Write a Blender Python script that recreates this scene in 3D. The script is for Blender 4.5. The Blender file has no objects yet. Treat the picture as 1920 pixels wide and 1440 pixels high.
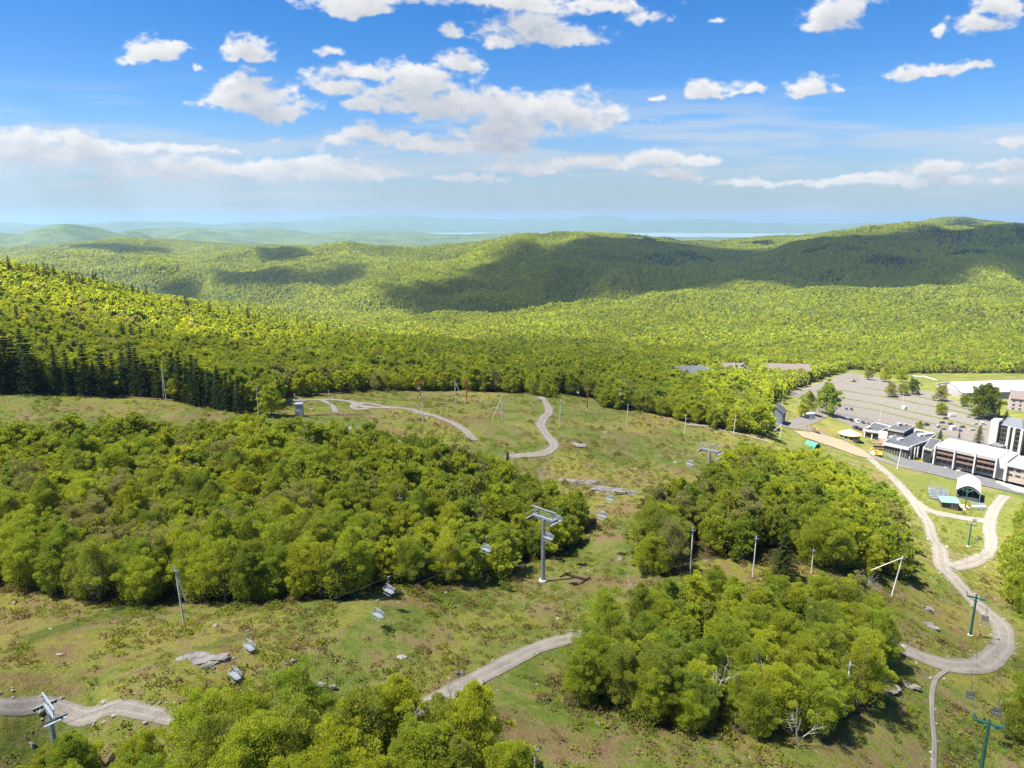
import bpy, bmesh, math, random
import numpy as np
from mathutils import Vector, Matrix
random.seed(7); RS = np.random.RandomState(11)
SC = bpy.context.scene; COL = SC.collection
R = math.radians
# ------------------------------------------------------------------ camera model (photograph is 1920x1440)
F_PX = 1333.0; PITCH = math.atan(305.0 / F_PX); CAM = np.array([0.0, 0.0, 175.0])
sp, cp = math.sin(PITCH), math.cos(PITCH)
def ray(px, py):
    px = np.asarray(px, float); py = np.asarray(py, float)
    a = (px - 960) / F_PX; b = (720 - py) / F_PX
    return np.stack([a, cp + b * sp, -sp + b * cp], -1)          # forward depth of 1
def project(P):
    d = np.asarray(P, float) - CAM
    t = d[..., 1] * cp - d[..., 2] * sp; u = d[..., 1] * sp + d[..., 2] * cp
    t = np.maximum(t, 1e-3)
    return 960 + F_PX * d[..., 0] / t, 720 - F_PX * u / t, t
# ------------------------------------------------------------------ noise
PERM = RS.permutation(4096)
def vnoise(x, y, seed=0):
    xi = np.floor(x).astype(np.int64); yi = np.floor(y).astype(np.int64)
    fx = x - xi; fy = y - yi
    fx = fx * fx * fx * (fx * (fx * 6 - 15) + 10); fy = fy * fy * fy * (fy * (fy * 6 - 15) + 10)
    def h(a, b): return PERM[(PERM[(a + seed * 131) & 4095] + b) & 4095] / 2047.5 - 1
    return (h(xi, yi) * (1 - fx) + h(xi + 1, yi) * fx) * (1 - fy) + (h(xi, yi + 1) * (1 - fx) + h(xi + 1, yi + 1) * fx) * fy
def fbm(x, y, octs=4, seed=0, gain=.5):
    s = 0; a = 1.0; t = 0
    for o in range(octs):
        s = s + a * vnoise(x * 2 ** o + 17.3 * o, y * 2 ** o - 9.1 * o, seed + o); t += a; a *= gain
    return s / t
# ------------------------------------------------------------------ terrain from ground points read off the photograph
CP = """
345,1168,115 1018,1090,150 1100,1190,122 1327,914,200 793,790,255 942,786,275 1050,800,275 1175,798,310 1283,812,322 1375,815,335
310,750,245 485,778,237 557,778,250 1101,760,350 875,745,355 1676,1118,160 1295,1078,148 1412,1082,152 1521,1070,153
1819,1192,158 1843,1460,105 1815,1025,270 95,1465,88 200,1325,88 0,1325,88 -250,1320,88 460,1250,98 960,1440,84 960,1290,101
600,1290,98 700,1180,113 200,1220,104 0,1180,112 -300,1180,112 0,960,165 200,960,165 400,960,168 600,960,172 800,930,188 1000,920,205
0,850,195 200,850,200 450,840,212 650,830,222 1130,900,218 1250,860,255 1400,1250,114 1600,1300,112 1200,1330,100 1700,1300,118
1750,1440,102 2150,1300,125 2150,1000,250 1700,1000,222 1550,950,230 1450,900,262 1400,850,300 1560,860,350 1680,900,318
1760,955,290 1870,960,292 0,725,248 150,738,246 -250,715,248 430,768,242 700,735,350 1000,740,352 1130,768,345 1260,786,348 1400,812,348
1480,790,400 1600,840,385 1700,870,372 1850,905,345 2000,940,335 1640,800,455 1800,840,425 1950,870,400
1490,735,560 1600,705,700 1700,715,690 1800,745,590 1920,770,520 1750,790,500 1600,760,550 2100,800,480 1850,735,640 1920,735,640
500,680,420 700,690,450 200,650,380 0,640,330 900,700,450 1150,715,450 1350,720,480 -250,620,320 -300,520,420
0,522,480 100,537,520 200,557,560 300,582,620 400,605,680 500,624,740 620,642,790 750,652,820
900,662,640 1100,672,640 1300,682,640 1500,705,660 1700,710,760 1900,712,760 2150,715,700
1000,632,1200 1000,605,1500 1200,620,1250 1400,645,1000 1400,603,1400 1400,557,1950 1700,650,1000 1700,600,1350 1700,558,1900
1900,660,950 1900,600,1350 1900,557,1850 2200,600,1300 2200,557,1800
1500,500,2500 1700,480,2700 1700,432,3100 1560,446,3100 1450,483,2900 1920,428,3100 1920,480,2600 1350,535,2400 2200,430,3200 1800,425,3120
1600,520,2300 1800,520,2250
1780,410,4600 1650,430,4600 1900,424,4600 1430,450,4300 1330,457,4300 1550,443,4400 2200,440,4600
1130,448,3500 1000,455,3400 930,460,3200 1250,456,3700 780,472,3900 700,480,4000 560,468,4000 480,472,4000 400,479,4000 330,474,4100 290,461,4200 200,456,4200 100,464,4200 0,498,3900 -300,480,3900
200,520,3000 400,560,2500 500,520,3000 620,560,2300 660,600,1950 690,572,2050 740,538,2300 800,503,2650 860,478,2950 800,486,3550 720,520,3100 900,520,2700 900,582,2050 1100,552,2250 1100,500,2900 1200,530,2500 1330,500,3150 1250,500,3100 1480,470,2850 1420,500,2650 1370,528,2400 0,540,2700 -300,540,2700 560,600,1950 800,500,3300 300,500,3500
"""
CPZ = [(-300,60,-58),(0,40,-58),(300,60,-70),(-300,20,-58),(300,20,-72),(0,15,-58),(600,500,-200),  # px?,t,z handled below
       ]
cps = []
for tok in CP.split():
    a, b, t = map(float, tok.split(','))
    cps.append(CAM + ray(a, b) * t)
for x, y, z in [(-60,25,-58),(0,25,-58),(60,25,-66),(-160,60,-58),(160,60,-82),(-30,1150,-215),(-250,1150,-185),(-450,1300,-170),(250,1000,-180),
                (-700,1500,-235),(-300,1600,-255),(-1000,900,-60),(-500,600,-30),(700,600,-160),(900,400,-130),(300,160,-105),
                (-370,3050,-255),(-440,2600,-275),(-200,3250,-215),(-330,2300,-275),(1020,3050,-215),(900,2750,-235),(1220,3300,-190),(780,2500,-235),(-3200,5600,-270),(-1800,5600,-260),(0,5600,-260),(1200,5600,-240),(2500,5900,-230),(4200,5600,-200),(-4000,4000,-200),(-2500,1800,-150),(1600,3800,-110),(2400,3900,-110),(3400,3900,-100),
                (-2600,8000,-300),(0,8000,-300),(2600,8000,-300),(5000,8000,-300),(-5000,8000,-300)]:
    cps.append(CAM + np.array([x, y, z], float))
cps = np.array(cps)
def uv(x, y): return np.stack([np.arctan2(x, y), 0.5 * np.log(x * x + y * y)], -1)
UVC = uv(cps[:, 0], cps[:, 1]); NCP = len(cps)
def tps(r2): return 0.5 * r2 * np.log(r2 + 1e-12)
K_ = tps(((UVC[:, None] - UVC[None]) ** 2).sum(-1)) + np.eye(NCP) * 2e-3
P_ = np.c_[np.ones(NCP), UVC]
A_ = np.zeros((NCP + 3, NCP + 3)); A_[:NCP, :NCP] = K_; A_[:NCP, NCP:] = P_; A_[NCP:, :NCP] = P_.T
# heights are solved relative to distance so far relief and near relief are both smooth
RC = np.exp(UVC[:, 1]); SCL = lambda r: r ** 0.8
sol = np.linalg.solve(A_, np.r_[(cps[:, 2] - CAM[2]) / SCL(RC), 0, 0, 0])
def base_h(x, y):
    q = uv(x, y); sh = q.shape[:-1]; q = q.reshape(-1, 2); out = np.empty(len(q))
    for i in range(0, len(q), 20000):
        s = q[i:i + 20000]
        out[i:i + 20000] = tps(((s[:, None] - UVC[None]) ** 2).sum(-1)) @ sol[:NCP] + sol[NCP] + s @ sol[NCP + 1:]
    r = np.hypot(x, y)
    return CAM[2] + out.reshape(sh) * SCL(r)
NT, NR = 760, 860
TH = np.linspace(R(-64), R(64), NT); LR = np.linspace(math.log(18), math.log(8200), NR)
cT, cR = TH[::5], LR[::5]
if TH[-1] > cT[-1]: cT = np.r_[cT, TH[-1]]
if LR[-1] > cR[-1]: cR = np.r_[cR, LR[-1]]
gx = np.exp(cR)[:, None] * np.sin(cT)[None]; gy = np.exp(cR)[:, None] * np.cos(cT)[None]
cz = base_h(gx, gy)
# bicubic-ish upsample: linear along each axis after smoothing is enough at 0.8 degree
def up(a, src, dst, ax):
    k = np.clip(np.searchsorted(src, dst) - 1, 1, len(src) - 3)
    t = (dst - src[k]) / (src[k + 1] - src[k])
    sh = [1, 1]; sh[ax] = -1; t = t.reshape(sh)
    p0, p1, p2, p3 = (np.take(a, k + o, ax) for o in (-1, 0, 1, 2))
    return p1 + .5 * t * (p2 - p0 + t * (2 * p0 - 5 * p1 + 4 * p2 - p3 + t * (3 * (p1 - p2) + p3 - p0)))
GZ = up(up(cz, cR, LR, 0), cT, TH, 1)
GX = np.exp(LR)[:, None] * np.sin(TH)[None]; GY = np.exp(LR)[:, None] * np.cos(TH)[None]; GR = np.hypot(GX, GY)
def sstep(a, b, x):
    t = np.clip((x - a) / (b - a), 0, 1); return t * t * (3 - 2 * t)
pX, pY, pT = project(np.stack([GX, GY, GZ], -1))
def in_poly(px, py, poly):
    poly = np.asarray(poly, float); n = len(poly); ins = np.zeros(np.shape(px), bool); j = n - 1
    for i in range(n):
        xi, yi = poly[i]; xj, yj = poly[j]
        c = ((yi > py) != (yj > py)) & (px < (xj - xi) * (py - yi) / (yj - yi + 1e-12) + xi)
        ins ^= c; j = i
    return ins
# level yard for the car park, the lodge and the stage
YARD = [(1478,725),(1590,698),(1700,705),(1790,728),(2100,700),(2200,1000),(1900,960),(1690,905),(1580,850),(1480,810)]
yard_m = in_poly(pX, pY, YARD) & (pT < 900)
near = 1 - sstep(350, 900, GR)
GZ += near * np.where(yard_m, .12, 1) * (fbm(GX / 9, GY / 9, 4, 3) * .55 + fbm(GX / 32, GY / 32, 3, 5) * 1.1)
far = sstep(900, 2000, GR)
rid = 1 - np.abs(fbm(GX / 520, GY / 520, 4, 21))
GZ += far * ((rid - .75) * 105 + fbm(GX / 190, GY / 190, 4, 8) * 22) * (1 - .6 * sstep(3200, 4400, GR))
def spur(p0, p1, amp, wid, seed):
    """a wooded spur running down a far hill, from (px, depth) to (px, depth)"""
    global GZ
    A, B = [np.array([(q[0] - 960) / F_PX * q[1], q[1] * .99]) for q in (p0, p1)]; ab = B - A
    wob = fbm(GX / 420, GY / 420, 3, seed) * 190
    t = np.clip(((GX - A[0]) * ab[0] + (GY - A[1]) * ab[1]) / (ab @ ab), 0, 1)
    d = np.hypot(GX - A[0] - ab[0] * t, GY - A[1] - ab[1] * t) + wob * .6
    GZ += amp * (.12 + .88 * sstep(.05, .45, t)) * (1 - .35 * t) * np.exp(-(d / wid) ** 2) * sstep(1700, 2300, GR) * np.where(t >= 1, 1, 1)
for q in [((150, 3900), (300, 2700), 95, 260, 50), ((430, 3700), (500, 2600), 95, 230, 51), ((640, 3900), (640, 2700), 100, 230, 52), ((800, 3700), (740, 3000), 60, 200, 53), ((1000, 3200), (880, 2150), 55, 190, 54), ((1150, 3300), (1100, 2200), 60, 200, 55), ((1650, 2950), (1540, 2150), 55, 200, 56), ((1860, 3000), (1850, 2100), 60, 220, 57), ((-60, 3600), (60, 2600), 90, 260, 58)]:
    spur(*q)
def height(x, y):
    x = np.asarray(x, float); y = np.asarray(y, float)
    a = (np.arctan2(x, y) - TH[0]) / (TH[1] - TH[0]); b = (0.5 * np.log(x * x + y * y + 1e-9) - LR[0]) / (LR[1] - LR[0])
    a = np.clip(a, 0, NT - 1.001); b = np.clip(b, 0, NR - 1.001)
    i = a.astype(int); j = b.astype(int); fa = a - i; fb = b - j
    return (GZ[j, i] * (1 - fa) + GZ[j, i + 1] * fa) * (1 - fb) + (GZ[j + 1, i] * (1 - fa) + GZ[j + 1, i + 1] * fa) * fb
TS = np.exp(np.linspace(math.log(30), math.log(7500), 1500))
def ground(px, py, tmin=30):
    """the point of the ground that the pixel (px, py) of the photograph shows"""
    d = ray(px, py); ts = TS[TS >= tmin]
    P = CAM + d * ts[:, None]; below = P[:, 2] < height(P[:, 0], P[:, 1])
    k = int(np.argmax(below)) if below.any() else len(ts) - 1
    if k == 0: k = 1
    lo, hi = ts[k - 1], ts[k]
    for _ in range(24):
        m = .5 * (lo + hi); q = CAM + d * m
        if q[2] < height(q[0], q[1]): hi = m
        else: lo = m
    q = CAM + d * hi
    return Vector((q[0], q[1], float(height(q[0], q[1]))))
def depth_of(p): return float(project(np.array(p))[2])
# ------------------------------------------------------------------ node helpers
class NB:
    def __init__(s, tree): s.t = tree; s.n = tree.nodes; s.l = tree.links
    def add(s, typ, ins=None, **kw):
        n = s.n.new(typ)
        for k, v in kw.items(): setattr(n, k, v)
        for k, v in (ins or {}).items(): s.set(n.inputs[k], v)
        return n
    def set(s, sock, v):
        if isinstance(v, bpy.types.NodeSocket): s.l.new(v, sock)
        elif isinstance(v, bpy.types.Node): s.l.new(v.outputs[0], sock)
        else:
            if hasattr(sock.default_value, '__len__') and not hasattr(v, '__len__'): v = (v,) * len(sock.default_value)
            if hasattr(sock.default_value, '__len__') and len(sock.default_value) == 4 and len(v) == 3: v = (*v, 1)
            sock.default_value = v
    def math(s, op, a, b=0.0, c=0.0, clamp=False):
        n = s.n.new('ShaderNodeMath'); n.operation = op; n.use_clamp = clamp
        s.set(n.inputs[0], a); s.set(n.inputs[1], b); s.set(n.inputs[2], c); return n.outputs[0]
    def vm(s, op, a, b=(0, 0, 0), sc=None):
        n = s.n.new('ShaderNodeVectorMath'); n.operation = op
        s.set(n.inputs[0], a); s.set(n.inputs[1], b)
        if sc is not None: s.set(n.inputs['Scale'], sc)
        return n.outputs['Value'] if op in ('LENGTH', 'DOT_PRODUCT', 'DISTANCE') else n.outputs[0]
    def mix(s, f, a, b, mode='MIX'):
        n = s.n.new('ShaderNodeMix'); n.data_type = 'RGBA'; n.blend_type = mode
        s.set(n.inputs[0], f); s.set(n.inputs[6], a); s.set(n.inputs[7], b); return n.outputs[2]
    def noise(s, vec, scale, detail=4, rough=.55, dist=0.0, out=0, dim='3D'):
        n = s.add('ShaderNodeTexNoise', noise_dimensions=dim)
        if vec is not None: s.set(n.inputs['Vector'], vec)
        s.set(n.inputs['Scale'], scale); s.set(n.inputs['Detail'], detail); s.set(n.inputs['Roughness'], rough); s.set(n.inputs['Distortion'], dist)
        return n.outputs[out]
    def step(s, x, a, b):
        n = s.add('ShaderNodeMapRange', {'Value': x, 'From Min': a, 'From Max': b}, interpolation_type='SMOOTHSTEP'); return n.outputs[0]
    def ramp(s, x, stops):
        n = s.n.new('ShaderNodeValToRGB'); s.set(n.inputs[0], x); e = n.color_ramp.elements
        while len(e) < len(stops): e.new(.5)
        for k, (p, c) in enumerate(stops): e[k].position = p; e[k].color = (*c, 1)
        return n.outputs[0]
MATS = {}
def new_mat(name):
    m = bpy.data.materials.new(name); m.use_nodes = True; m.node_tree.nodes.clear()
    nb = NB(m.node_tree); nb.out = nb.add('ShaderNodeOutputMaterial'); MATS[name] = m
    return m, nb
def pbr(name, col, rough=.7, metal=0.0, var=.12, scale=1.5, bump=0.0, stain=None, streak=False):
    """painted / worn surface: noise over the colour, optional stains and bump"""
    m, nb = new_mat(name)
    pos = nb.add('ShaderNodeTexCoord').outputs['Object']
    if streak: pos = nb.vm('MULTIPLY', pos, (1, 1, .15))
    n = nb.noise(pos, scale, 5, .6)
    c = nb.mix(nb.step(n, .3, .7), tuple(x * (1 - var) for x in col), tuple(min(1, x * (1 + var)) for x in col))
    if stain: c = nb.mix(nb.math('MULTIPLY', nb.step(nb.noise(pos, scale * .45, 6, .65), .52, .68), .75), c, stain)
    b = nb.add('ShaderNodeBsdfPrincipled', {'Base Color': c, 'Roughness': rough, 'Metallic': metal})
    if bump: nb.set(b.inputs['Normal'], nb.add('ShaderNodeBump', {'Height': nb.noise(pos, scale * 4, 4), 'Strength': bump, 'Distance': .05}))
    nb.set(nb.out.inputs[0], b); return m
def mesh_np(name, V, F, mat=None, smooth=False):
    """V (n,3), F (m,3|4) arrays -> mesh datablock"""
    me = bpy.data.meshes.new(name); V = np.asarray(V, np.float32); F = np.asarray(F, np.int32); k = F.shape[1]
    me.vertices.add(len(V)); me.vertices.foreach_set('co', V.ravel())
    me.loops.add(F.size); me.loops.foreach_set('vertex_index', F.ravel())
    me.polygons.add(len(F)); me.polygons.foreach_set('loop_start', np.arange(0, F.size, k, dtype=np.int32)); 
    me.polygons.foreach_set('use_smooth', np.full(len(F), smooth))
    me.update(calc_edges=True); me.validate()
    if mat: me.materials.append(mat)
    return me
def link(name, me, parent=None, loc=None):
    o = bpy.data.objects.new(name, me); COL.objects.link(o)
    if parent: o.parent = parent
    if loc is not None: o.location = loc
    return o
def tag(o, label=None, cat=None, group=None, kind=None):
    if label: o['label'] = label
    if cat: o['category'] = cat
    if group: o['group'] = group
    if kind: o['kind'] = kind
    return o
# ------------------------------------------------------------------ ground material
def ground_mat():
    m, nb = new_mat('meadow')
    pos = nb.add('ShaderNodeNewGeometry').outputs['Position']
    big = nb.noise(pos, .022, 5, .6, .6); mid = nb.noise(pos, .11, 6, .62, .8); fine = nb.noise(pos, .9, 6, .7); tiny = nb.noise(pos, 4.5, 4, .7)
    green = nb.mix(nb.step(mid, .35, .65), (.076, .106, .017), (.142, .162, .028))
    green = nb.mix(nb.step(big, .45, .62), green, (.175, .165, .032))
    dry = nb.mix(nb.step(fine, .35, .65), (.195, .158, .078), (.135, .092, .050))
    c = nb.mix(nb.step(nb.math('ADD', nb.math('MULTIPLY', mid, .55), nb.math('MULTIPLY', fine, .45)), .49, .60), green, dry)
    red = nb.noise(pos, .05, 5, .65, 1.2)
    c = nb.mix(nb.math('MULTIPLY', nb.step(red, .52, .66), .62), c, (.150, .080, .052))
    dkgreen = nb.noise(nb.vm('ADD', pos, (57, 31, 0)), .035, 4, .5, 1.5)  # patches of darker green, placed by noise
    c = nb.mix(nb.math('MULTIPLY', nb.step(dkgreen, .60, .70), .7), c, (.055, .078, .012))
    c = nb.mix(.55, c, nb.mix(nb.step(tiny, .3, .7), (.25, .25, .25), (.78, .78, .78)), 'OVERLAY')
    c = nb.mix(.40, c, nb.mix(nb.step(fine, .3, .7), (.28, .28, .28), (.72, .72, .72)), 'OVERLAY')
    at = nb.add('ShaderNodeAttribute', attribute_name='cover')                   # R dirt, G mown lawn, B forest floor
    sep = nb.add('ShaderNodeSeparateColor', {0: at.outputs['Color']})
    br = nb.math('ADD', sep.outputs[0], nb.math('MULTIPLY', nb.math('SUBTRACT', fine, .5), .9))
    lawn = nb.mix(nb.step(mid, .35, .65), (.085, .108, .017), (.125, .132, .030))
    lawn = nb.mix(nb.math('MULTIPLY', nb.step(fine, .5, .7), .5), lawn, (.20, .17, .08))
    c = nb.mix(nb.step(sep.outputs[1], .3, .7), c, lawn)
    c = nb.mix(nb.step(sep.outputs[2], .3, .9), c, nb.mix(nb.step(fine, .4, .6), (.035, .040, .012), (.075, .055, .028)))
    far = nb.step(nb.vm('LENGTH', pos), 700, 1100)
    c = nb.mix(far, c, nb.mix(nb.step(nb.noise(pos, .06, 4, .7), .4, .6), (.045, .065, .012), (.085, .100, .014)))
    stone = nb.mix(nb.step(tiny, .4, .62), (.14, .118, .09), (.23, .20, .165))
    c = nb.mix(nb.step(br, .42, .62), c, stone)
    rk = nb.math('MULTIPLY', nb.step(nb.noise(pos, .33, 5, .75, .4), .665, .70), nb.math('SUBTRACT', 1.0, far))
    c = nb.mix(rk, c, nb.mix(tiny, (.17, .155, .150), (.44, .41, .40)))
    b = nb.add('ShaderNodeBsdfPrincipled', {'Base Color': c, 'Roughness': .95, 'Specular IOR Level': .1})
    h = nb.math('ADD', nb.math('MULTIPLY', tiny, .5), fine)
    nb.set(b.inputs['Normal'], nb.add('ShaderNodeBump', {'Height': h, 'Strength': .9, 'Distance': .6}))
    nb.set(nb.out.inputs[0], b); return m
def dirt_mat(name, a, b_, rut=True):
    m, nb = new_mat(name)
    pos = nb.add('ShaderNodeNewGeometry').outputs['Position']
    n = nb.noise(pos, .5, 6, .65); f = nb.noise(pos, 5, 5, .75); g = nb.noise(pos, .12, 4, .6)
    c = nb.mix(nb.step(n, .3, .7), a, b_)
    c = nb.mix(.5, c, nb.mix(nb.step(f, .3, .7), (.25, .25, .25), (.8, .8, .8)), 'OVERLAY')
    if rut:
        at = nb.add('ShaderNodeAttribute', attribute_name='across').outputs['Fac']
        w = nb.math('ADD', at, nb.math('MULTIPLY', nb.math('SUBTRACT', n, .5), .35))
        t = nb.math('ABSOLUTE', nb.math('SUBTRACT', nb.math('ABSOLUTE', w), .45))
        c = nb.mix(nb.math('MULTIPLY', nb.math('SUBTRACT', 1.0, nb.step(t, .05, .22)), .35), c, tuple(x * 1.35 for x in b_))
        edge = nb.math('ADD', nb.math('ABSOLUTE', at), nb.math('MULTIPLY', nb.math('SUBTRACT', f, .5), .55))
        c = nb.mix(nb.math('MULTIPLY', nb.step(edge, .82, 1.0), .8), c, (.115, .105, .050))
        c = nb.mix(nb.math('MULTIPLY', nb.step(g, .55, .7), .35), c, (.20, .165, .12))
    bs = nb.add('ShaderNodeBsdfPrincipled', {'Base Color': c, 'Roughness': .95, 'Specular IOR Level': .15})
    nb.set(bs.inputs['Normal'], nb.add('ShaderNodeBump', {'Height': nb.math('ADD', n, f), 'Strength': .7, 'Distance': .12}))
    nb.set(nb.out.inputs[0], bs); return m
MEADOW = ground_mat()
GRAVEL = dirt_mat('gravel_track', (.148, .130, .109), (.202, .182, .155))
LOT = dirt_mat('packed_gravel', (.104, .092, .080), (.138, .124, .110), False)
ASPH = dirt_mat('asphalt', (.075, .075, .08), (.115, .113, .115), False)
CONC = dirt_mat('concrete', (.28, .27, .26), (.34, .33, .32), False)
SAND = dirt_mat('sandy_soil', (.185, .142, .092), (.235, .188, .128), False)
VERGE = dirt_mat('rough_grass', (.055, .072, .014), (.095, .095, .03), False)
# ------------------------------------------------------------------ ground polygons / paths (pixel outlines laid on the ground)
def pts(s): return [tuple(map(float, q.split(','))) for q in s.split()]
PATHS = [  # centre line in the photograph, width in metres, material
 ('trail', '-110,1325 0,1324 100,1324 200,1330 300,1341 390,1354 500,1366 600,1364', 2.1, GRAVEL),
 ('trail', '560,1366 640,1361 760,1338 830,1306 880,1280 930,1253 990,1222 1040,1205 1095,1190 1170,1178', 3.2, GRAVEL),
 ('trail', '1560,1190 1655,1207 1700,1221 1750,1240 1800,1249 1848,1243 1878,1216 1880,1182 1852,1150 1815,1115 1785,1080 1765,1050 1747,1003 1726,960 1702,927 1680,902 1655,880 1630,858', 4.5, GRAVEL),
 ('trail', '1782,1064 1830,1050 1857,1026 1855,990 1862,960 1885,930', 4.4, GRAVEL),
 ('trail', '1712,938 1745,958 1790,968 1858,978', 4.2, GRAVEL),
 ('trail', '1790,1247 1758,1270 1748,1300 1748,1345 1752,1400 1748,1470', .8, GRAVEL),
 ('trail', '1014,744 1030,770 1014,795 1024,815 1039,835 1020,850 955,857', 3.6, GRAVEL),
 ('trail', '536,752 600,750 650,752 690,764 735,765 775,770 830,786 870,806 888,826', 3.4, GRAVEL),
 ('trail', '735,765 690,757 664,760 668,768 690,766', 3.0, GRAVEL),
 ('trail', '600,750 622,760 630,775', 2.2, GRAVEL),
 ('trail', '1280,795 1330,800 1380,812 1440,828', 2.6, GRAVEL),
 ('road', '1440,790 1490,795 1540,775 1570,755', 9, LOT),
 ('road', '1475,738 1540,722 1588,706 1600,700', 9, LOT),
 ('road', '1470,798 1520,806 1570,828 1625,852 1690,874 1760,888 1820,898', 9, LOT),
]
EDGE = [] # resampled world centre lines with half widths, for the dirt verge of the ground sheet
def resample(P, step):
    P = np.array(P); d = np.r_[0, np.cumsum(np.linalg.norm(np.diff(P[:, :2], axis=0), axis=1))]
    s = np.linspace(0, d[-1], max(4, int(d[-1] / step)))
    # Catmull-Rom through the points
    k = np.clip(np.searchsorted(d, s, side='right') - 1, 0, len(P) - 2); t = ((s - d[k]) / np.maximum(d[k + 1] - d[k], 1e-6))[:, None]
    g = lambda i: P[np.clip(i, 0, len(P) - 1)]
    p0, p1, p2, p3 = g(k - 1), g(k), g(k + 1), g(k + 2)
    return p1 + .5 * t * (p2 - p0 + t * (2 * p0 - 5 * p1 + 4 * p2 - p3 + t * (3 * (p1 - p2) + p3 - p0)))
def ribbon(name, P, w, mat, lift, across=7, ragged=.07, step=.9, seed=0):
    C = resample(P, step)[:, :2]; T = np.gradient(C, axis=0); T /= np.linalg.norm(T, axis=1, keepdims=True) + 1e-9
    N = np.stack([T[:, 1], -T[:, 0]], 1); n = len(C); s = np.arange(n) * step
    a = np.linspace(-1, 1, across)
    wl = w / 2 * (1 + ragged * fbm(s / 7, s * 0 + 3.1 + seed, 3, 4) * 2); wr = w / 2 * (1 + ragged * fbm(s / 7, s * 0 + 9.7 + seed, 3, 6) * 2)
    hw = np.where(a[None] < 0, wl[:, None], wr[:, None])
    X = C[:, None, 0] + N[:, None, 0] * a * hw; Y = C[:, None, 1] + N[:, None, 1] * a * hw
    Z = height(X, Y) + lift - .07 * (np.abs(a)[None] > .95)
    V = np.stack([X, Y, Z], -1).reshape(-1, 3)
    i = np.arange(n - 1)[:, None] * across + np.arange(across - 1)[None]
    Fq = np.stack([i, i + 1, i + across + 1, i + across], -1).reshape(-1, 4)
    me = mesh_np(name, V, Fq, mat, True)
    at = me.attributes.new('across', 'FLOAT', 'POINT'); at.data.foreach_set('value', np.tile(a, n).astype(np.float32))
    o = link(name, me); tag(o, kind='structure'); return o, C
for k, (nm, s, w, mt) in enumerate(PATHS):
    P = [ground(*q) for q in pts(s)]
    o, C = ribbon(nm, P, w, mt, .14 + .012 * k, seed=k * 5.3); EDGE.append((C, w / 2))
def sheet(name, poly, mat, lift, step=1.2, kind='structure'):
    """a piece of paving cut to a pixel outline and laid on the ground"""
    W = np.array([ground(*q)[:2] for q in poly]); x0, y0 = W.min(0); x1, y1 = W.max(0)
    bm = bmesh.new(); f = bm.faces.new([bm.verts.new((p[0], p[1], 0)) for p in W])
    for ax, lo, hi in ((0, x0, x1), (1, y0, y1)):
        c = lo + step
        while c < hi:
            co = (c, 0, 0) if ax == 0 else (0, c, 0); no = (1, 0, 0) if ax == 0 else (0, 1, 0)
            bmesh.ops.bisect_plane(bm, geom=bm.verts[:] + bm.edges[:] + bm.faces[:], plane_co=co, plane_no=no); c += step
    bmesh.ops.triangulate(bm, faces=bm.faces[:])
    co = np.array([v.co[:2] for v in bm.verts]); z = height(co[:, 0], co[:, 1]) + lift
    for v, q in zip(bm.verts, z): v.co.z = q
    for f in bm.faces:
        f.smooth = True
        if f.normal.z < 0: f.normal_flip()
    me = bpy.data.meshes.new(name); bm.to_mesh(me); bm.free(); me.materials.append(mat)
    o = link(name, me); tag(o, kind=kind); return o
# ------------------------------------------------------------------ forest / clearing outlines, given by where the trunks stand
W_LEFT = pts('-260,860 0,845 200,842 300,850 450,852 600,846 700,860 800,882 900,900 1000,945 1085,985 1095,1020 1000,1050 960,1075 880,1098 780,1108 740,1092 650,1125 560,1130 450,1135 300,1128 200,1132 140,1108 0,1112 -260,1112')
W_RIGHT = pts('1390,888 1460,884 1560,893 1630,930 1680,1000 1690,1085 1600,1086 1500,1052 1400,1048 1310,1046 1280,1078 1200,1074 1196,1032 1240,968 1330,938')
W_FRONT = pts('1140,1195 1200,1165 1290,1143 1400,1150 1500,1150 1560,1140 1650,1180 1655,1265 1630,1330 1560,1360 1480,1378 1300,1378 1180,1362 1125,1305 1062,1328 1050,1292')
W_BOTTOM = pts('20,1500 140,1482 270,1460 390,1408 470,1390 560,1406 680,1402 760,1402 900,1450 985,1490 985,1620 -200,1620 -200,1500')
W_EDGE = pts('1905,1008 1935,960 2150,1000 2150,1190 1945,1190 1900,1120')
W_EDGE2 = pts('1930,1330 2100,1300 2100,1420 1935,1400')
BACKLINE = pts('-400,715 0,722 150,736 300,744 430,766 480,772 545,742 560,738 700,733 830,733 900,733 985,738 1005,742 1030,742 1045,738 1110,745 1130,765 1200,770 1262,785 1330,800 1380,812 1430,812 1452,790 1448,770 1470,740 1540,708 1600,692 1690,704 1760,715 1830,708 2300,690')
BACK = BACKLINE + [(2300, 300), (-400, 300)]
CLEAR = [pts('1262,700 1330,700 1325,730 1285,728'), pts('1352,690 1410,690 1400,715 1358,715'), pts('1430,690 1508,690 1505,712 1432,712'), pts('1440,755 1500,755 1500,812 1440,812'), pts('1700,700 1960,700 1960,745 1760,745')]
def wood_mask(px, py, t):
    near_ = t < 900
    m = np.zeros(np.shape(px), bool)
    for w in (W_LEFT, W_RIGHT, W_FRONT, W_BOTTOM, W_EDGE, W_EDGE2): m |= in_poly(px, py, w) & near_ & (t < 330)
    b = in_poly(px, py, BACK) & (t > 200)
    for c in CLEAR: b &= ~(in_poly(px, py, c) & near_)
    return m | b | (t > 900)
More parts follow.
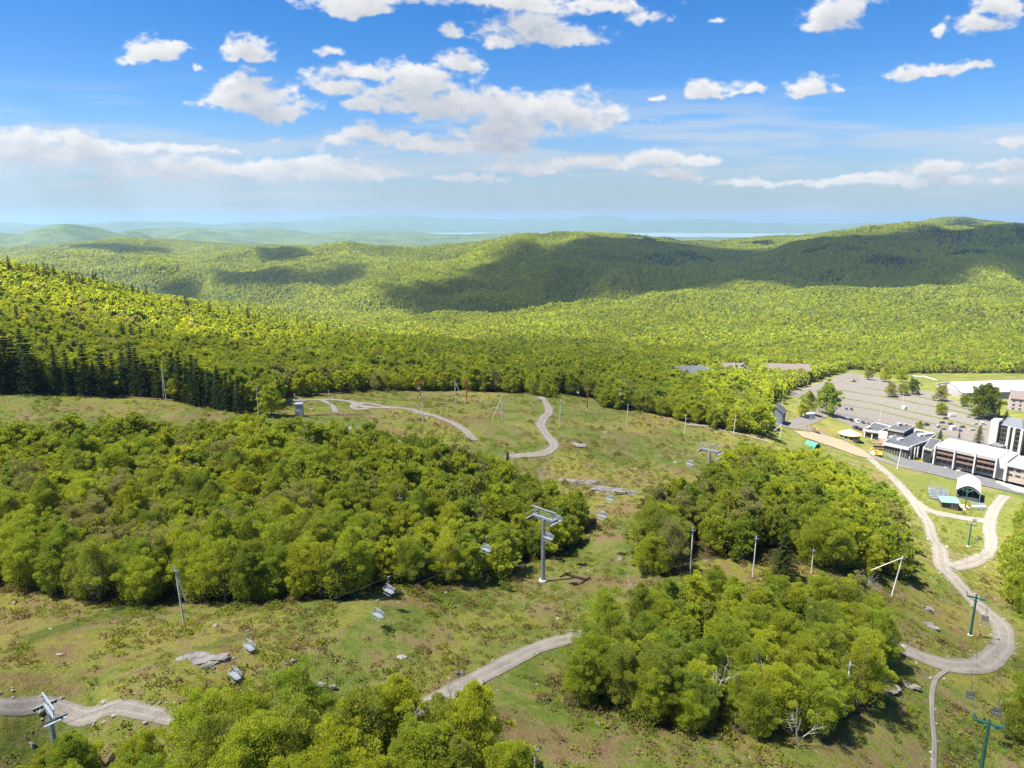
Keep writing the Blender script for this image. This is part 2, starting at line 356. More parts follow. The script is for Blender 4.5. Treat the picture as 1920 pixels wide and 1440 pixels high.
# ------------------------------------------------------------------ the ground sheet
cov = np.zeros((NR, NT, 4), np.float32); cov[..., 3] = 1
for C, hw in EDGE:
    x0, y0 = C.min(0) - 8; x1, y1 = C.max(0) + 8
    sel = np.argwhere((GX > x0) & (GX < x1) & (GY > y0) & (GY < y1))
    if len(sel) == 0: continue
    q = np.stack([GX[sel[:, 0], sel[:, 1]], GY[sel[:, 0], sel[:, 1]]], 1)
    d = np.full(len(q), 1e9)
    for i in range(0, len(C), 2): d = np.minimum(d, ((q - C[i]) ** 2).sum(1))
    d = np.sqrt(d); v = 1 - sstep(hw - .4, hw + .55, d)
    cov[sel[:, 0], sel[:, 1], 0] = np.maximum(cov[sel[:, 0], sel[:, 1], 0], v)
cov[..., 1] = (in_poly(pX, pY, pts('1660,872 1800,915 1925,945 1925,990 1790,1020 1740,985 1700,925 1668,900')) | in_poly(pX, pY, pts('1480,800 1530,815 1560,850 1500,850 1450,835'))) & (pT < 500)
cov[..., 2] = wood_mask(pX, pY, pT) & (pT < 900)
i = np.arange(NR - 1)[:, None] * NT + np.arange(NT - 1)[None]
Fq = np.stack([i, i + NT, i + NT + 1, i + 1], -1).reshape(-1, 4)
me = mesh_np('ground', np.stack([GX, GY, GZ], -1).reshape(-1, 3), Fq, MEADOW, True)
at = me.color_attributes.new('cover', 'FLOAT_COLOR', 'POINT'); at.data.foreach_set('color', cov.ravel())
if me.polygons[0].normal.z < 0: me.flip_normals()
tag(link('ground', me), kind='structure')
# the low country beyond, out to the horizon: hills, a lake, mountains
def ridge_mat(name, a, b_, sc):
    m, nb = new_mat(name); pos = nb.add('ShaderNodeNewGeometry').outputs['Position']
    c = nb.mix(nb.step(nb.noise(pos, sc, 6, .7), .38, .62), a, b_)
    b = nb.add('ShaderNodeBsdfPrincipled', {'Base Color': c, 'Roughness': 1.0, 'Specular IOR Level': 0.0})
    nb.set(b.inputs['Normal'], nb.add('ShaderNodeBump', {'Height': nb.noise(pos, sc * 3, 5, .7), 'Strength': 1.0, 'Distance': 25.0}))
    nb.set(nb.out.inputs[0], b); return m
FARW = ridge_mat('far_woods', (.040, .062, .014), (.085, .105, .022), .004)
LOWZ = CAM[2] - 300
nt2, nr2 = 420, 260
th2 = np.linspace(R(-66), R(66), nt2); lr2 = np.linspace(math.log(7600), math.log(36000), nr2)
X2 = np.exp(lr2)[:, None] * np.sin(th2); Y2 = np.exp(lr2)[:, None] * np.cos(th2); Z2 = np.full(X2.shape, LOWZ)
tt = Y2 * cp; PX2 = 960 + F_PX * X2 / np.maximum(Y2 * cp + 300 * sp, 1)
def ridge(pxc, py, t, wpx, dfrac, amp=.25, seed=0):
    """a long hill whose crest shows at (pxc, py) from the drone, t metres away"""
    global Z2
    top = (CAM + ray(pxc, py) * t)[2] - LOWZ
    rr = np.hypot(X2, Y2); r0 = t / cp
    a = np.exp(-((PX2 - pxc) / wpx) ** 2) * np.exp(-(np.log(rr / r0) / dfrac) ** 2)
    nz = 1 + amp * fbm(X2 / (t * .09), Y2 / (t * .09), 5, seed) * 1.6
    Z2 = np.maximum(Z2, LOWZ + top * a * nz)
for q in [(130,424,8600,130,.10,.18,1),(-60,424,9000,170,.12,.2,2),(250,436,8800,60,.05,.2,31),(330,428,11800,210,.10,.25,3),(365,433,9800,85,.07,.2,4),(490,431,12600,110,.10,.25,32),(700,434,12300,190,.08,.25,6),(620,446,10200,110,.06,.2,5),(840,440,11500,120,.05,.2,7),(950,437,12500,120,.05,.2,33),
          (250,418,21000,300,.12,.3,8),(560,416,22500,200,.12,.3,9),(700,403,26000,210,.14,.3,10),(880,411,26500,160,.12,.3,11),(1120,405,27000,90,.12,.3,12),(1010,409,26500,120,.12,.3,13),(1260,415,25500,220,.14,.3,14),(1480,417,26500,200,.14,.3,15),(-100,414,24000,260,.12,.3,16),(2100,414,25500,300,.14,.3,17),(1700,417,27000,260,.1,.3,18)]:
    ridge(*q)
Z2 += np.abs(fbm(X2 / 900, Y2 / 900, 4, 40)) * 40 * (np.hypot(X2, Y2) < 13800) + np.abs(fbm(X2 / 3000, Y2 / 3000, 4, 41)) * 60 * (np.hypot(X2, Y2) > 20500)
Z2[0] -= 40; Z2[:3] = np.minimum(Z2[:3], LOWZ + 5)
i = np.arange(nr2 - 1)[:, None] * nt2 + np.arange(nt2 - 1)[None]
me = mesh_np('hills', np.stack([X2, Y2, Z2], -1).reshape(-1, 3), np.stack([i, i + nt2, i + nt2 + 1, i + 1], -1).reshape(-1, 4), FARW, True)
if me.polygons[0].normal.z < 0: me.flip_normals()
tag(link('hills', me), kind='structure')
LOWEST = float(Z2.min())
m, nb = new_mat('lake_water')
nb.set(nb.out.inputs[0], nb.add('ShaderNodeBsdfPrincipled', {'Base Color': (.16, .21, .24), 'Roughness': .4, 'Specular IOR Level': .4}))
a = np.linspace(-.12, .42, 60); bl = 14600 + 700 * fbm(a * 30, a * 0, 3, 2); bh = 19500 + 500 * fbm(a * 20, a * 0 + 5, 3, 3)
V = np.concatenate([np.stack([np.sin(a) * bl, np.cos(a) * bl, a * 0 + LOWZ + 6], 1), np.stack([np.sin(a) * bh, np.cos(a) * bh, a * 0 + LOWZ + 6], 1)])
k = np.arange(59); me = mesh_np('lake', V, np.stack([k, k + 1, k + 61, k + 60], 1), m)
if me.polygons[0].normal.z < 0: me.flip_normals()
tag(link('lake', me), kind='structure')
# ------------------------------------------------------------------ trees
def leaf_mat(name, forest, col=None):
    m, nb = new_mat(name)
    if forest: t = nb.add('ShaderNodeAttribute', attribute_name='tint', attribute_type='INSTANCER').outputs['Color']
    else: t = nb.add('ShaderNodeObjectInfo').outputs['Color']
    if col: t = nb.add('ShaderNodeRGB').outputs[0]; t.default_value = (*col, 1)
    tone = nb.add('ShaderNodeAttribute', attribute_name='tone').outputs['Fac']
    c = nb.vm('SCALE', t, sc=nb.math('ADD', .78, nb.math('MULTIPLY', tone, .46)))
    c = nb.mix(nb.math('MULTIPLY', tone, .22), c, nb.vm('MULTIPLY', c, (1.2, 1.08, .7)))
    d = nb.add('ShaderNodeBsdfDiffuse', {'Color': c}); tr = nb.add('ShaderNodeBsdfTranslucent', {'Color': nb.vm('MULTIPLY', c, (1.25, 1.15, .6))})
    nb.set(nb.out.inputs[0], nb.add('ShaderNodeMixShader', {0: .56, 1: d, 2: tr})); return m
BARK = pbr('bark', (.17, .145, .12), .95, var=.35, scale=2.5, bump=.6, streak=True)
PALE_BARK = pbr('weathered_bark', (.36, .335, .30), .9, var=.3, scale=3, bump=.5, streak=True)
LEAF = leaf_mat('leaves', False); LEAF_F = leaf_mat('forest_leaves', True)
class Geo:
    """collects faces with a material slot and a tone"""
    def __init__(s): s.V = []; s.F = []; s.M = []; s.T = []; s.n = 0
    def addq(s, V, F, mi, tone):
        V = np.asarray(V, float).reshape(-1, 3); F = np.asarray(F); s.V.append(V); s.F.append(F + s.n); s.n += len(V)
        s.M.append(np.full(len(F), mi)); s.T.append(np.broadcast_to(tone, (len(F),)))
    def tube(s, P, rad, k=6, mi=1):
        P = np.asarray(P, float); n = len(P); T = np.gradient(P, axis=0); T /= np.linalg.norm(T, axis=1, keepdims=True) + 1e-9
        a = np.cross(T, [.31, .77, .55]); a /= np.linalg.norm(a, axis=1, keepdims=True) + 1e-9; b = np.cross(T, a)
        an = np.arange(k) / k * 2 * math.pi; rad = np.broadcast_to(rad, (n,))
        V = P[:, None] + rad[:, None, None] * (a[:, None] * np.cos(an)[None, :, None] + b[:, None] * np.sin(an)[None, :, None])
        i = np.arange(n - 1)[:, None] * k + np.arange(k)[None]; j = np.arange(n - 1)[:, None] * k + (np.arange(k)[None] + 1) % k
        s.addq(V, np.stack([i, j, j + k, i + k], -1).reshape(-1, 4), mi, .5)
    def quads(s, C, U, W, tone, mi=0):
        """leaf faces: centre, half vector along, half vector across"""
        V = np.stack([C - U, C + W * .9, C + U, C - W], 1); n = len(C)
        s.addq(V.reshape(-1, 3), np.arange(4 * n).reshape(n, 4), mi, tone)
    def arrays(s): return np.concatenate(s.V), np.concatenate(s.F), np.concatenate(s.M), np.concatenate(s.T)
    def mesh(s, name, mats, only=None):
        V, Fq, M, T = s.arrays()
        if only is not None:
            k = M == only; Fq = Fq[k]; T = T[k]; M = M[k] * 0; u, inv = np.unique(Fq, return_inverse=True); V = V[u]; Fq = inv.reshape(-1, 4)
        me = mesh_np(name, V, Fq)
        for q in mats: me.materials.append(q)
        me.polygons.foreach_set('material_index', M.astype(np.int32))
        me.attributes.new('tone', 'FLOAT', 'FACE').data.foreach_set('value', T.astype(np.float32)); me.update(); return me
def unit(v): return v / (np.linalg.norm(v, axis=-1, keepdims=True) + 1e-9)
def broadleaf(rs, h=11.5, rad=4.4, n=9000, leaf=.26, lobes=46, dense=1.0, base=.12, spray=.5, limbs=9, twig=0):
    g = Geo(); lean = rs.normal(0, .25, 2)
    zs = np.linspace(-.4, h * .72, 7); tr = np.stack([lean[0] * (zs / h) ** 2 * 2 + rs.normal(0, .06, 7), lean[1] * (zs / h) ** 2 * 2 + rs.normal(0, .06, 7), zs], 1)
    g.tube(tr, np.linspace(.24, .07, 7) * h / 11, 6)
    # main boughs, each with its own cluster of leaf clumps: an uneven dome with gaps between the boughs
    nb_ = max(5, int(lobes / 7)); L = []
    for k in range(nb_):
        zf = base + .06 + (.90 - base) * (k + rs.rand()) / nb_; prof = math.sin(math.pi * min(1, .18 + .74 * zf)) ** .8
        a = k * 2.39996 + rs.normal(0, .4); rr = rad * .66 * prof * rs.uniform(.55, 1.15) * (1 if zf < .8 else .5)
        c = np.array([rr * math.cos(a), rr * math.sin(a), h * zf * .92]); sg = rad * rs.uniform(.18, .31); tone = rs.rand()
        for _ in range(max(2, lobes // nb_)):
            p = c + rs.normal(0, 1, 3) * [sg, sg, sg * .85] + [0, 0, sg * .3]; p[2] = max(p[2], h * base * .6 + .4)
            L.append((*p, rad * rs.uniform(.09, .21) * (46 / lobes) ** .15, np.clip(tone + rs.normal(0, .2), 0, 1)))
    L = np.array(L)
    for k in rs.choice(len(L), min(limbs, len(L)), False):
        e = L[k, :3]; z0 = max(h * .12, e[2] - h * rs.uniform(.15, .34)); z0 = min(z0, h * .66)
        st = np.array([np.interp(z0, zs, tr[:, 0]), np.interp(z0, zs, tr[:, 1]), z0]); mid = st * .5 + e * .5 + np.array([0, 0, -.3])
        g.tube(np.array([st, mid, e]), np.array([.085, .055, .02]) * h / 11, 4)
        for _ in range(twig):
            d = unit(rs.normal(0, 1, 3) + [0, 0, .9]); g.tube(np.array([e, e + d * .8, e + d * 1.5 + rs.normal(0, .25, 3)]), np.array([.03, .02, .008]), 3)
    w = L[:, 3] ** 2; pick = rs.choice(len(L), n, p=w / w.sum())
    d = unit(rs.normal(0, 1, (n, 3)) + [0, 0, .35]); c = L[pick]
    flat = np.array([1.12, 1.12, .78])
    C = c[:, :3] + d * flat * c[:, 3:4] * (rs.rand(n, 1) ** .5 * .62 + .46)
    m = int(n * .27); zf = base + (1 - base) * rs.rand(m) ** .8; aa = rs.rand(m) * 6.283; rr = rad * .92 * np.sin(math.pi * np.minimum(1, .2 + .74 * zf)) ** .8 * rs.rand(m) ** .5    # loose leaves between the boughs
    C[:m] = np.stack([rr * np.cos(aa), rr * np.sin(aa), h * zf * .93], 1) + rs.normal(0, .12, (m, 3))
    out = unit(C - [0, 0, h * .35]); U = unit(d * .55 + out * .5 + [0, 0, .55] + rs.normal(0, .45, (n, 3)))
    N = unit(d * .7 + rs.normal(0, .55, (n, 3)) + [0, 0, .85]); W = unit(np.cross(N, U))
    s = leaf * rs.uniform(.6, 1.3, (n, 1))
    tone = np.clip(.12 + .5 * c[:, 4] + rs.normal(.16, .14, n), 0, 1)
    g.quads(C, U * s * (1 + spray), W * s * .62, tone)
    return g
def spruce(rs, h=13, rad=3.2, tiers=26, per=11, n=5, leaf=.34):
    g = Geo(); z = np.linspace(-.3, h, 6); g.tube(np.stack([z * 0, z * 0, z], 1), np.linspace(.2, .02, 6), 6)
    C = []; U = []; W = []; T = []
    for k in range(tiers):
        f = (k + rs.uniform(-.2, .2)) / tiers; f = min(max(f, 0), .985); zz = h * (.06 + .94 * f); r = rad * (1 - f) ** .85 * rs.uniform(.8, 1.12) + .12; m = max(4, int(per * (1 - f * .55)))
        for j in range(m):
            a = 2 * math.pi * (j + rs.uniform(-.35, .35)) / m + k; rr = r * rs.uniform(.72, 1.12)
            dr = np.array([math.cos(a), math.sin(a), 0]); sd = np.array([-math.sin(a), math.cos(a), 0]); dr2 = unit(dr + [0, 0, -.30 + .3 * f])
            for q in range(n):
                u = (q + .7) / n; p = np.array([0, 0, zz]) + dr2 * rr * u
                for sg in (-1, 1):
                    C.append(p + sd * sg * .16 * rr * (1.15 - u) + rs.normal(0, .05, 3)); U.append(unit(dr2 + sd * sg * .7 + rs.normal(0, .25, 3)) * leaf * rs.uniform(.7, 1.2)); W.append(unit(sd + [0, 0, rs.normal(-.2, .5)]) * leaf * .42); T.append(.15 + .6 * u * rs.rand() + .1 * f)
    g.quads(np.array(C), np.array(U), np.array(W), np.clip(np.array(T), 0, 1)); return g
def bare(rs, h=9, depth=4, spread=.55, snag=False):
    g = Geo()
    def grow(p, d, ln, r, lv):
        q = [p]; dd = d
        for _ in range(3): dd = unit(dd + rs.normal(0, .14, 3) + [0, 0, .05]); q.append(q[-1] + dd * ln / 3)
        g.tube(np.array(q), np.linspace(r, r * .62, 4), 5 if lv > 1 else 3)
        if lv <= 0: return
        for _ in range(3 if lv > 2 else rs.randint(3, 5)):
            k = rs.randint(1, 4); grow(q[k], unit(dd + rs.normal(0, spread, 3) + [0, 0, .22]), ln * rs.uniform(.55, .8), r * .5, lv - 1)
    grow(np.array([0, 0, -.3]), np.array([0, 0, 1.]), h * .42, h * .017, 2 if snag else depth); return g
rs = np.random.RandomState(5)
NEAR_V = [broadleaf(rs, n=42000, leaf=.088, lobes=110, twig=1), broadleaf(rs, h=12.5, rad=4.0, n=42000, leaf=.088, lobes=100, twig=1), broadleaf(rs, h=10.5, rad=4.9, n=44000, leaf=.088, lobes=120, limbs=14, twig=1),
          broadleaf(rs, h=11, rad=4.2, n=22000, leaf=.082, lobes=90, base=.2, limbs=26, twig=3), broadleaf(rs, h=9.5, rad=4.2, n=38000, leaf=.088, lobes=80, base=.05, twig=1)]
MID_V = [broadleaf(rs, n=9500, leaf=.20, lobes=80), broadleaf(rs, h=12.5, rad=4.0, n=9500, leaf=.20, lobes=76), broadleaf(rs, h=10.5, rad=4.8, n=10000, leaf=.20, lobes=86),
         broadleaf(rs, h=11, rad=4.2, n=5600, leaf=.18, lobes=64, base=.2, limbs=20, twig=2), broadleaf(rs, h=9.5, rad=4.3, n=8500, leaf=.20, lobes=60, base=.05)]
LOW_V = [broadleaf(rs, n=700, leaf=.75, lobes=26, limbs=0, spray=.2), broadleaf(rs, h=12.5, rad=4.0, n=700, leaf=.75, lobes=24, limbs=0, spray=.2), broadleaf(rs, h=10.5, rad=4.8, n=700, leaf=.75, lobes=28, limbs=0, spray=.2)]
FAR_V = [broadleaf(rs, n=110, leaf=1.7, lobes=12, limbs=0, spray=.0), broadleaf(rs, h=12.5, rad=4.2, n=110, leaf=1.7, lobes=12, limbs=0, spray=0)]
SPR_LOW = spruce(rs, tiers=11, per=7, n=2, leaf=.8)
def tree_meshes(g, kind, barkm=BARK):
    c = g.mesh(kind + '_crown', [LEAF], 0) if (g.arrays()[2] == 0).any() else None
    return (g.mesh(kind + '_trunk', [barkm], 1), c)
NEAR_M = [tree_meshes(g, 'broadleaf') for g in NEAR_V]; MID_M = [tree_meshes(g, 'broadleaf') for g in MID_V]
SPR_M = [tree_meshes(spruce(rs), 'spruce'), tree_meshes(spruce(rs, h=14, rad=2.8, tiers=30), 'spruce'), tree_meshes(spruce(rs, h=11.5, rad=3.6, tiers=22, per=13), 'spruce')]
BARE_M = [tree_meshes(bare(rs), 'bare', PALE_BARK) for _ in range(3)]
SNAG_M = [tree_meshes(bare(rs, h=10, spread=.45, snag=True), 'bare', PALE_BARK)]
PAL = [('yellow green', (.338, .380, .040)), ('bright green', (.285, .345, .042)), ('fresh green', (.212, .285, .042)), ('olive', (.258, .302, .052)), ('lime', (.318, .375, .044)), ('grey green', (.275, .285, .105)), ('brownish', (.272, .275, .110))]
PALP = np.array([.24, .20, .14, .22, .13, .05, .02])
DARK = (.042, .072, .032)
TREES = []           # records of the individual trees for the labels
def plant(kind, meshes, p, s, yaw, col, cname, group, sz=1.0):
    e = bpy.data.objects.new(kind, None); COL.objects.link(e); e.empty_display_size = .5
    e.location = p; e.rotation_euler = (0, 0, yaw); e.scale = (s, s, s * sz)
    for nm, me in zip(('trunk', 'crown'), meshes):
        if me is None: continue
        o = link(nm, me, e); o.color = (*col, 1)
    e['category'] = 'tree'; e['group'] = group
    h = max(v.co.z for v in meshes[-1 if meshes[1] else 0].vertices) * s * sz if False else 11 * s * sz
    x, y, t = project(np.array(p)); x2, y2, _ = project(np.array(p) + [0, 0, h * .6])
    TREES.append(dict(o=e, kind=kind, c=cname, p=tuple(p), px=float(x2), py=float(y2), t=float(t), s=s * sz)); return e
# scatter every trunk of the woods on a jittered polar grid
def scatter(r0, r1, sp, rs):
    out = []; r = r0
    while r < r1:
        s = sp if np.isscalar(sp) else np.interp(r, [q[0] for q in sp], [q[1] for q in sp])
        n = int(2 * R(56) * r / s); a = -R(56) + 2 * R(56) * (np.arange(n) + rs.rand(n) * .8) / n
        rr = r + (rs.rand(n) - .5) * s * .85
        out.append(np.stack([rr * np.sin(a), rr * np.cos(a)], 1)); r += s * .92
    return np.concatenate(out)
XY = scatter(60, 5600, [(60, 4.6), (300, 5.2), (900, 6.4), (2000, 7.5), (5600, 10)], np.random.RandomState(3))
Z = height(XY[:, 0], XY[:, 1]); P3 = np.c_[XY, Z]; PX, PY, PT = project(P3)
ok = wood_mask(PX, PY, PT) & (PX > -260) & (PX < 2180) & (PY < 1640)
P3 = P3[ok]; PX = PX[ok]; PY = PY[ok]; PT = PT[ok]
# what the ground itself hides (with a margin for a step aside)
el = (GZ - CAM[2]) / GR; run = np.maximum.accumulate((GZ + 6 - CAM[2]) / GR, 0)
RUN = run; 
def vis(P):
    r = np.hypot(P[:, 0], P[:, 1]); a = np.clip(((np.arctan2(P[:, 0], P[:, 1]) - TH[0]) / (TH[1] - TH[0])).round().astype(int), 0, NT - 1)
    b = np.clip(((np.log(r) - LR[0]) / (LR[1] - LR[0])).astype(int) - 6, 0, NR - 1)
    return (P[:, 2] + 15 - CAM[2]) / r > RUN[b, a] - .006
keep = vis(P3) | (PT < 900); P3, PX, PY, PT = P3[keep], PX[keep], PY[keep], PT[keep]
NTR = len(P3); rt = np.random.RandomState(21)
# kinds drift in patches: colour from a slow noise plus chance
patch = fbm(P3[:, 0] / 45, P3[:, 1] / 45, 3, 31); u_ = np.clip(rt.rand(NTR) * .8 + patch * .42 + .1, 0, .999)
cidx = np.searchsorted(np.cumsum(PALP[[0, 4, 1, 2, 3, 5, 6]]), u_, side='right'); cidx = np.array([0, 4, 1, 2, 3, 5, 6, 6])[cidx]
shuf = rt.rand(NTR) < .25; cidx[shuf] = rt.choice(7, shuf.sum(), p=PALP)
stand = fbm(P3[:, 0] / 210, P3[:, 1] / 210, 3, 35)
colr = np.array([PAL[k][1] for k in cidx]) * (1 + .26 * stand[:, None] * np.array([1.0, .92, .8])) * rt.uniform(.86, 1.12, (NTR, 1))
big = fbm(P3[:, 0] / 26, P3[:, 1] / 26, 2, 55); scl = rt.uniform(.72, 1.08, NTR) * (1 + .16 * big)
inner = in_poly(PX, PY, W_BOTTOM) | in_poly(PX, PY, W_FRONT); wb = in_poly(PX, PY, W_BOTTOM); scl[wb] *= np.interp(PX[wb], [0, 330, 400, 800, 870, 1000], [.72, .76, 1.0, 1.06, .86, .74]); scl[in_poly(PX, PY, W_FRONT) & (PT < 200)] *= .84
yaw = rt.rand(NTR) * 6.283
nearw = (PT < 330) & (PX > -60) & (PX < 1980) & (PY < 1640) & (PY > 560)
size_px = scl / PT; order = np.argsort(-np.where(nearw, size_px, 0))
N_IND = 252; ind = order[:N_IND]; isind = np.zeros(NTR, bool); isind[ind] = True
WOODS = [('in the wood left of the grey lift tower', W_LEFT), ('in the wood below the lodge', W_RIGHT), ('in the front wood beside the gravel trail', W_FRONT), ('in the wood along the bottom edge', W_BOTTOM), ('at the right edge by the lodge track', W_EDGE), ('at the right edge by the lodge track', W_EDGE2)]
for k in ind:
    lod = NEAR_M if PT[k] < 190 else MID_M
    v = rt.randint(0, 5) if cidx[k] not in (5, 6) else 3
    plant('broadleaf_tree', lod[v], P3[k], float(scl[k]), float(yaw[k]), colr[k], PAL[cidx[k]][0], 'broadleaf trees of the near woods', float(rt.uniform(.92, 1.12)))
# single broadleaf trees round the car park and the clearing: base pixel, height in photograph pixels, colour
for bx, by, hp, ci in [(1548,776,56,2),(1516,776,40,3),(1503,782,26,0),(1843,784,62,2),(1710,739,28,2),(1692,741,22,3),(1668,744,26,5),(1764,752,30,5),(1806,762,24,5),(1764,778,22,3),(1724,808,18,3),(510,778,58,4),(1418,814,62,1),(1436,770,36,0),(1660,716,28,0),(1628,712,26,3),(1690,716,26,4),(560,742,44,4),(590,740,40,0),(1090,1318,104,1),(1240,1075,58,4),(1205,1062,52,0),(1650,1010,40,3),(1020,744,28,1),(1036,744,22,4),(1925,815,20,2),(1900,1380,60,3)]:
    g = ground(bx, by); t = depth_of(g); H = hp * t / F_PX / .93; v = rt.randint(0, 3)
    plant('broadleaf_tree', (NEAR_M if t < 165 else MID_M)[v], g, H / (11.5, 12.5, 10.5)[v], rt.rand() * 6, np.array(PAL[ci][1]) * (.55 if ci == 2 and by < 800 and bx > 1700 else 1), PAL[ci][0], 'broadleaf trees standing apart')
for bx, by, hp in [(20,728,106),(50,722,100),(96,702,66),(120,704,78),(148,735,60),(233,662,54),(250,664,54),(268,664,50),(290,664,46),(213,668,40),(252,734,88),(216,734,70),(236,738,78),(328,742,78),(366,757,88),(403,762,60),(420,766,54),(437,768,62),(460,774,54),(448,684,42),(37,628,54),(10,632,30),(118,624,32),(75,735,50),(0,735,90),(180,737,60),(195,700,40),(345,745,58),(385,760,60),(662,708,30),(782,706,26),(813,714,28),(753,722,24),(883,690,22),(947,734,34),(968,730,27),(952,900,52),(1468,1088,82),(1833,838,40),(1762,825,19),(1798,822,12),(1866,818,46),(1882,812,42),(1421,702,20),(70,640,26),(140,650,30),(310,690,34),(480,775,40),(5,735,115),(35,734,95),(62,735,100),(110,738,88),(132,740,80),(165,741,92),(198,742,80),(262,742,86),(275,744,70),(300,746,74),(342,750,88),(355,754,76),(375,760,84),(395,763,70),(412,767,78),(428,770,62),(450,773,66),(226,690,60),(205,668,48),(310,676,44),(85,650,40)]:
    g = ground(bx, by); t = depth_of(g); H = hp * t / F_PX / .92; v = rt.randint(0, 3); hh = (13, 14, 11.5)[v]; s = H / hh
    col = np.array(DARK) * rt.uniform(.75, 1.25) * (np.array([1.5, 1.1, .8]) if rt.rand() < .25 else 1)
    fat = bx == 1468; plant('spruce_tree', SPR_M[v], g, s * (1.7 if fat else 1.25 if H < 7 else 1), rt.rand() * 6, col, 'dark', 'dark spruce trees', .62 if fat else 1 if H >= 7 else .8)
# dark conifers along the crest of the left slope
for k in range(64):
    bx = rt.uniform(0, 360) if k < 52 else rt.uniform(330, 720); by = np.interp(bx, [0, 100, 200, 300, 400, 720], [522, 538, 558, 584, 607, 655]) + rt.exponential(5)
    g = ground(bx, by, 300); v = rt.randint(0, 3)
    plant('spruce_tree', SPR_M[v], g, rt.uniform(1.0, 1.4), rt.rand() * 6, np.array(DARK) * rt.uniform(.8, 1.4) * np.array([1.3, 1, .8]), 'dark', 'dark spruces along the left crest')
for bx, by, hp, sn in [(1438,1325,110,1),(1008,948,72,0),(466,734,54,0),(601,858,52,0),(690,975,60,0),(1186,1142,62,0),(560,975,60,0),(655,1440,110,0),(1630,1130,60,0),(280,905,50,0),(850,1320,50,0),(1500,1400,80,0),(900,760,20,0),(1330,1330,90,0)]:
    g = ground(bx, by); t = depth_of(g); H = hp * t / F_PX / .85; mm = SNAG_M[0] if sn else BARE_M[rt.randint(0, 3)]
    hh = max(v.co.z for v in mm[0].vertices)
    plant('bare_tree', mm, g, H / hh, rt.rand() * 6, (1, 1, 1), 'pale grey', 'leafless trees')
# ---- everything else of the woods: one mass
FP = [MID_V[0], MID_V[1], MID_V[2], MID_V[3], LOW_V[0], LOW_V[1], LOW_V[2], FAR_V[0], FAR_V[1], SPR_LOW]
def gn_scatter(name, protos, p, k, s, yw, c, mats, label):
    """one mass of instanced plants: the mesh carries the plants' shapes and the points where they stand"""
    V = []; Fq = []; M = []; T = []; pid = []; n = 0
    for q, g in enumerate(protos):
        v, f, mm, t = g.arrays(); V.append(v); Fq.append(f + n); M.append(mm); T.append(t); pid.append(np.full(len(v), q)); n += len(v)
    V.append(p); pid.append(100 + k); V = np.concatenate(V); Fq = np.concatenate(Fq); m = len(p)
    me = mesh_np(name, V, Fq)
    for q in mats: me.materials.append(q)
    me.polygons.foreach_set('material_index', np.concatenate(M).astype(np.int32))
    me.attributes.new('tone', 'FLOAT', 'FACE').data.foreach_set('value', np.concatenate(T).astype(np.float32))
    me.attributes.new('pid', 'INT', 'POINT').data.foreach_set('value', np.concatenate(pid).astype(np.int32))
    z = np.zeros(n)
    me.attributes.new('sz', 'FLOAT', 'POINT').data.foreach_set('value', np.r_[z, s].astype(np.float32))
    me.attributes.new('yaw', 'FLOAT', 'POINT').data.foreach_set('value', np.r_[z, yw].astype(np.float32))
    tc = np.zeros((n + m, 3), np.float32); tc[n:] = c
    me.attributes.new('tint', 'FLOAT_VECTOR', 'POINT').data.foreach_set('vector', tc.ravel())
    o = link(name, me); tag(o, label, kind='stuff')
    ng = bpy.data.node_groups.new(name, 'GeometryNodeTree'); ng.interface.new_socket('Geometry', in_out='INPUT', socket_type='NodeSocketGeometry'); ng.interface.new_socket('Geometry', in_out='OUTPUT', socket_type='NodeSocketGeometry')
    N = ng.nodes; L = ng.links; gi = N.new('NodeGroupInput'); go = N.new('NodeGroupOutput'); jo = N.new('GeometryNodeJoinGeometry')
    def attr(nm, ty):
        a = N.new('GeometryNodeInputNamedAttribute'); a.data_type = ty; a.inputs[0].default_value = nm; return a.outputs[0]
    pidn = attr('pid', 'INT'); cx = N.new('ShaderNodeCombineXYZ'); L.new(attr('yaw', 'FLOAT'), cx.inputs[2])
    def sel(kk):
        c_ = N.new('FunctionNodeCompare'); c_.data_type = 'INT'; c_.operation = 'EQUAL'; L.new(pidn, c_.inputs[2]); c_.inputs[3].default_value = kk
        s_ = N.new('GeometryNodeSeparateGeometry'); s_.domain = 'POINT'; L.new(gi.outputs[0], s_.inputs[0]); L.new(c_.outputs[0], s_.inputs[1]); return s_.outputs[0]
    for kk in range(len(protos)):
        ip = N.new('GeometryNodeInstanceOnPoints'); L.new(sel(100 + kk), ip.inputs['Points']); L.new(sel(kk), ip.inputs['Instance'])
        L.new(cx.outputs[0], ip.inputs['Rotation']); L.new(attr('sz', 'FLOAT'), ip.inputs['Scale']); L.new(ip.outputs[0], jo.inputs[0])
    L.new(jo.outputs[0], go.inputs[0])
    o.modifiers.new(name, 'NODES').node_group = ng; return o
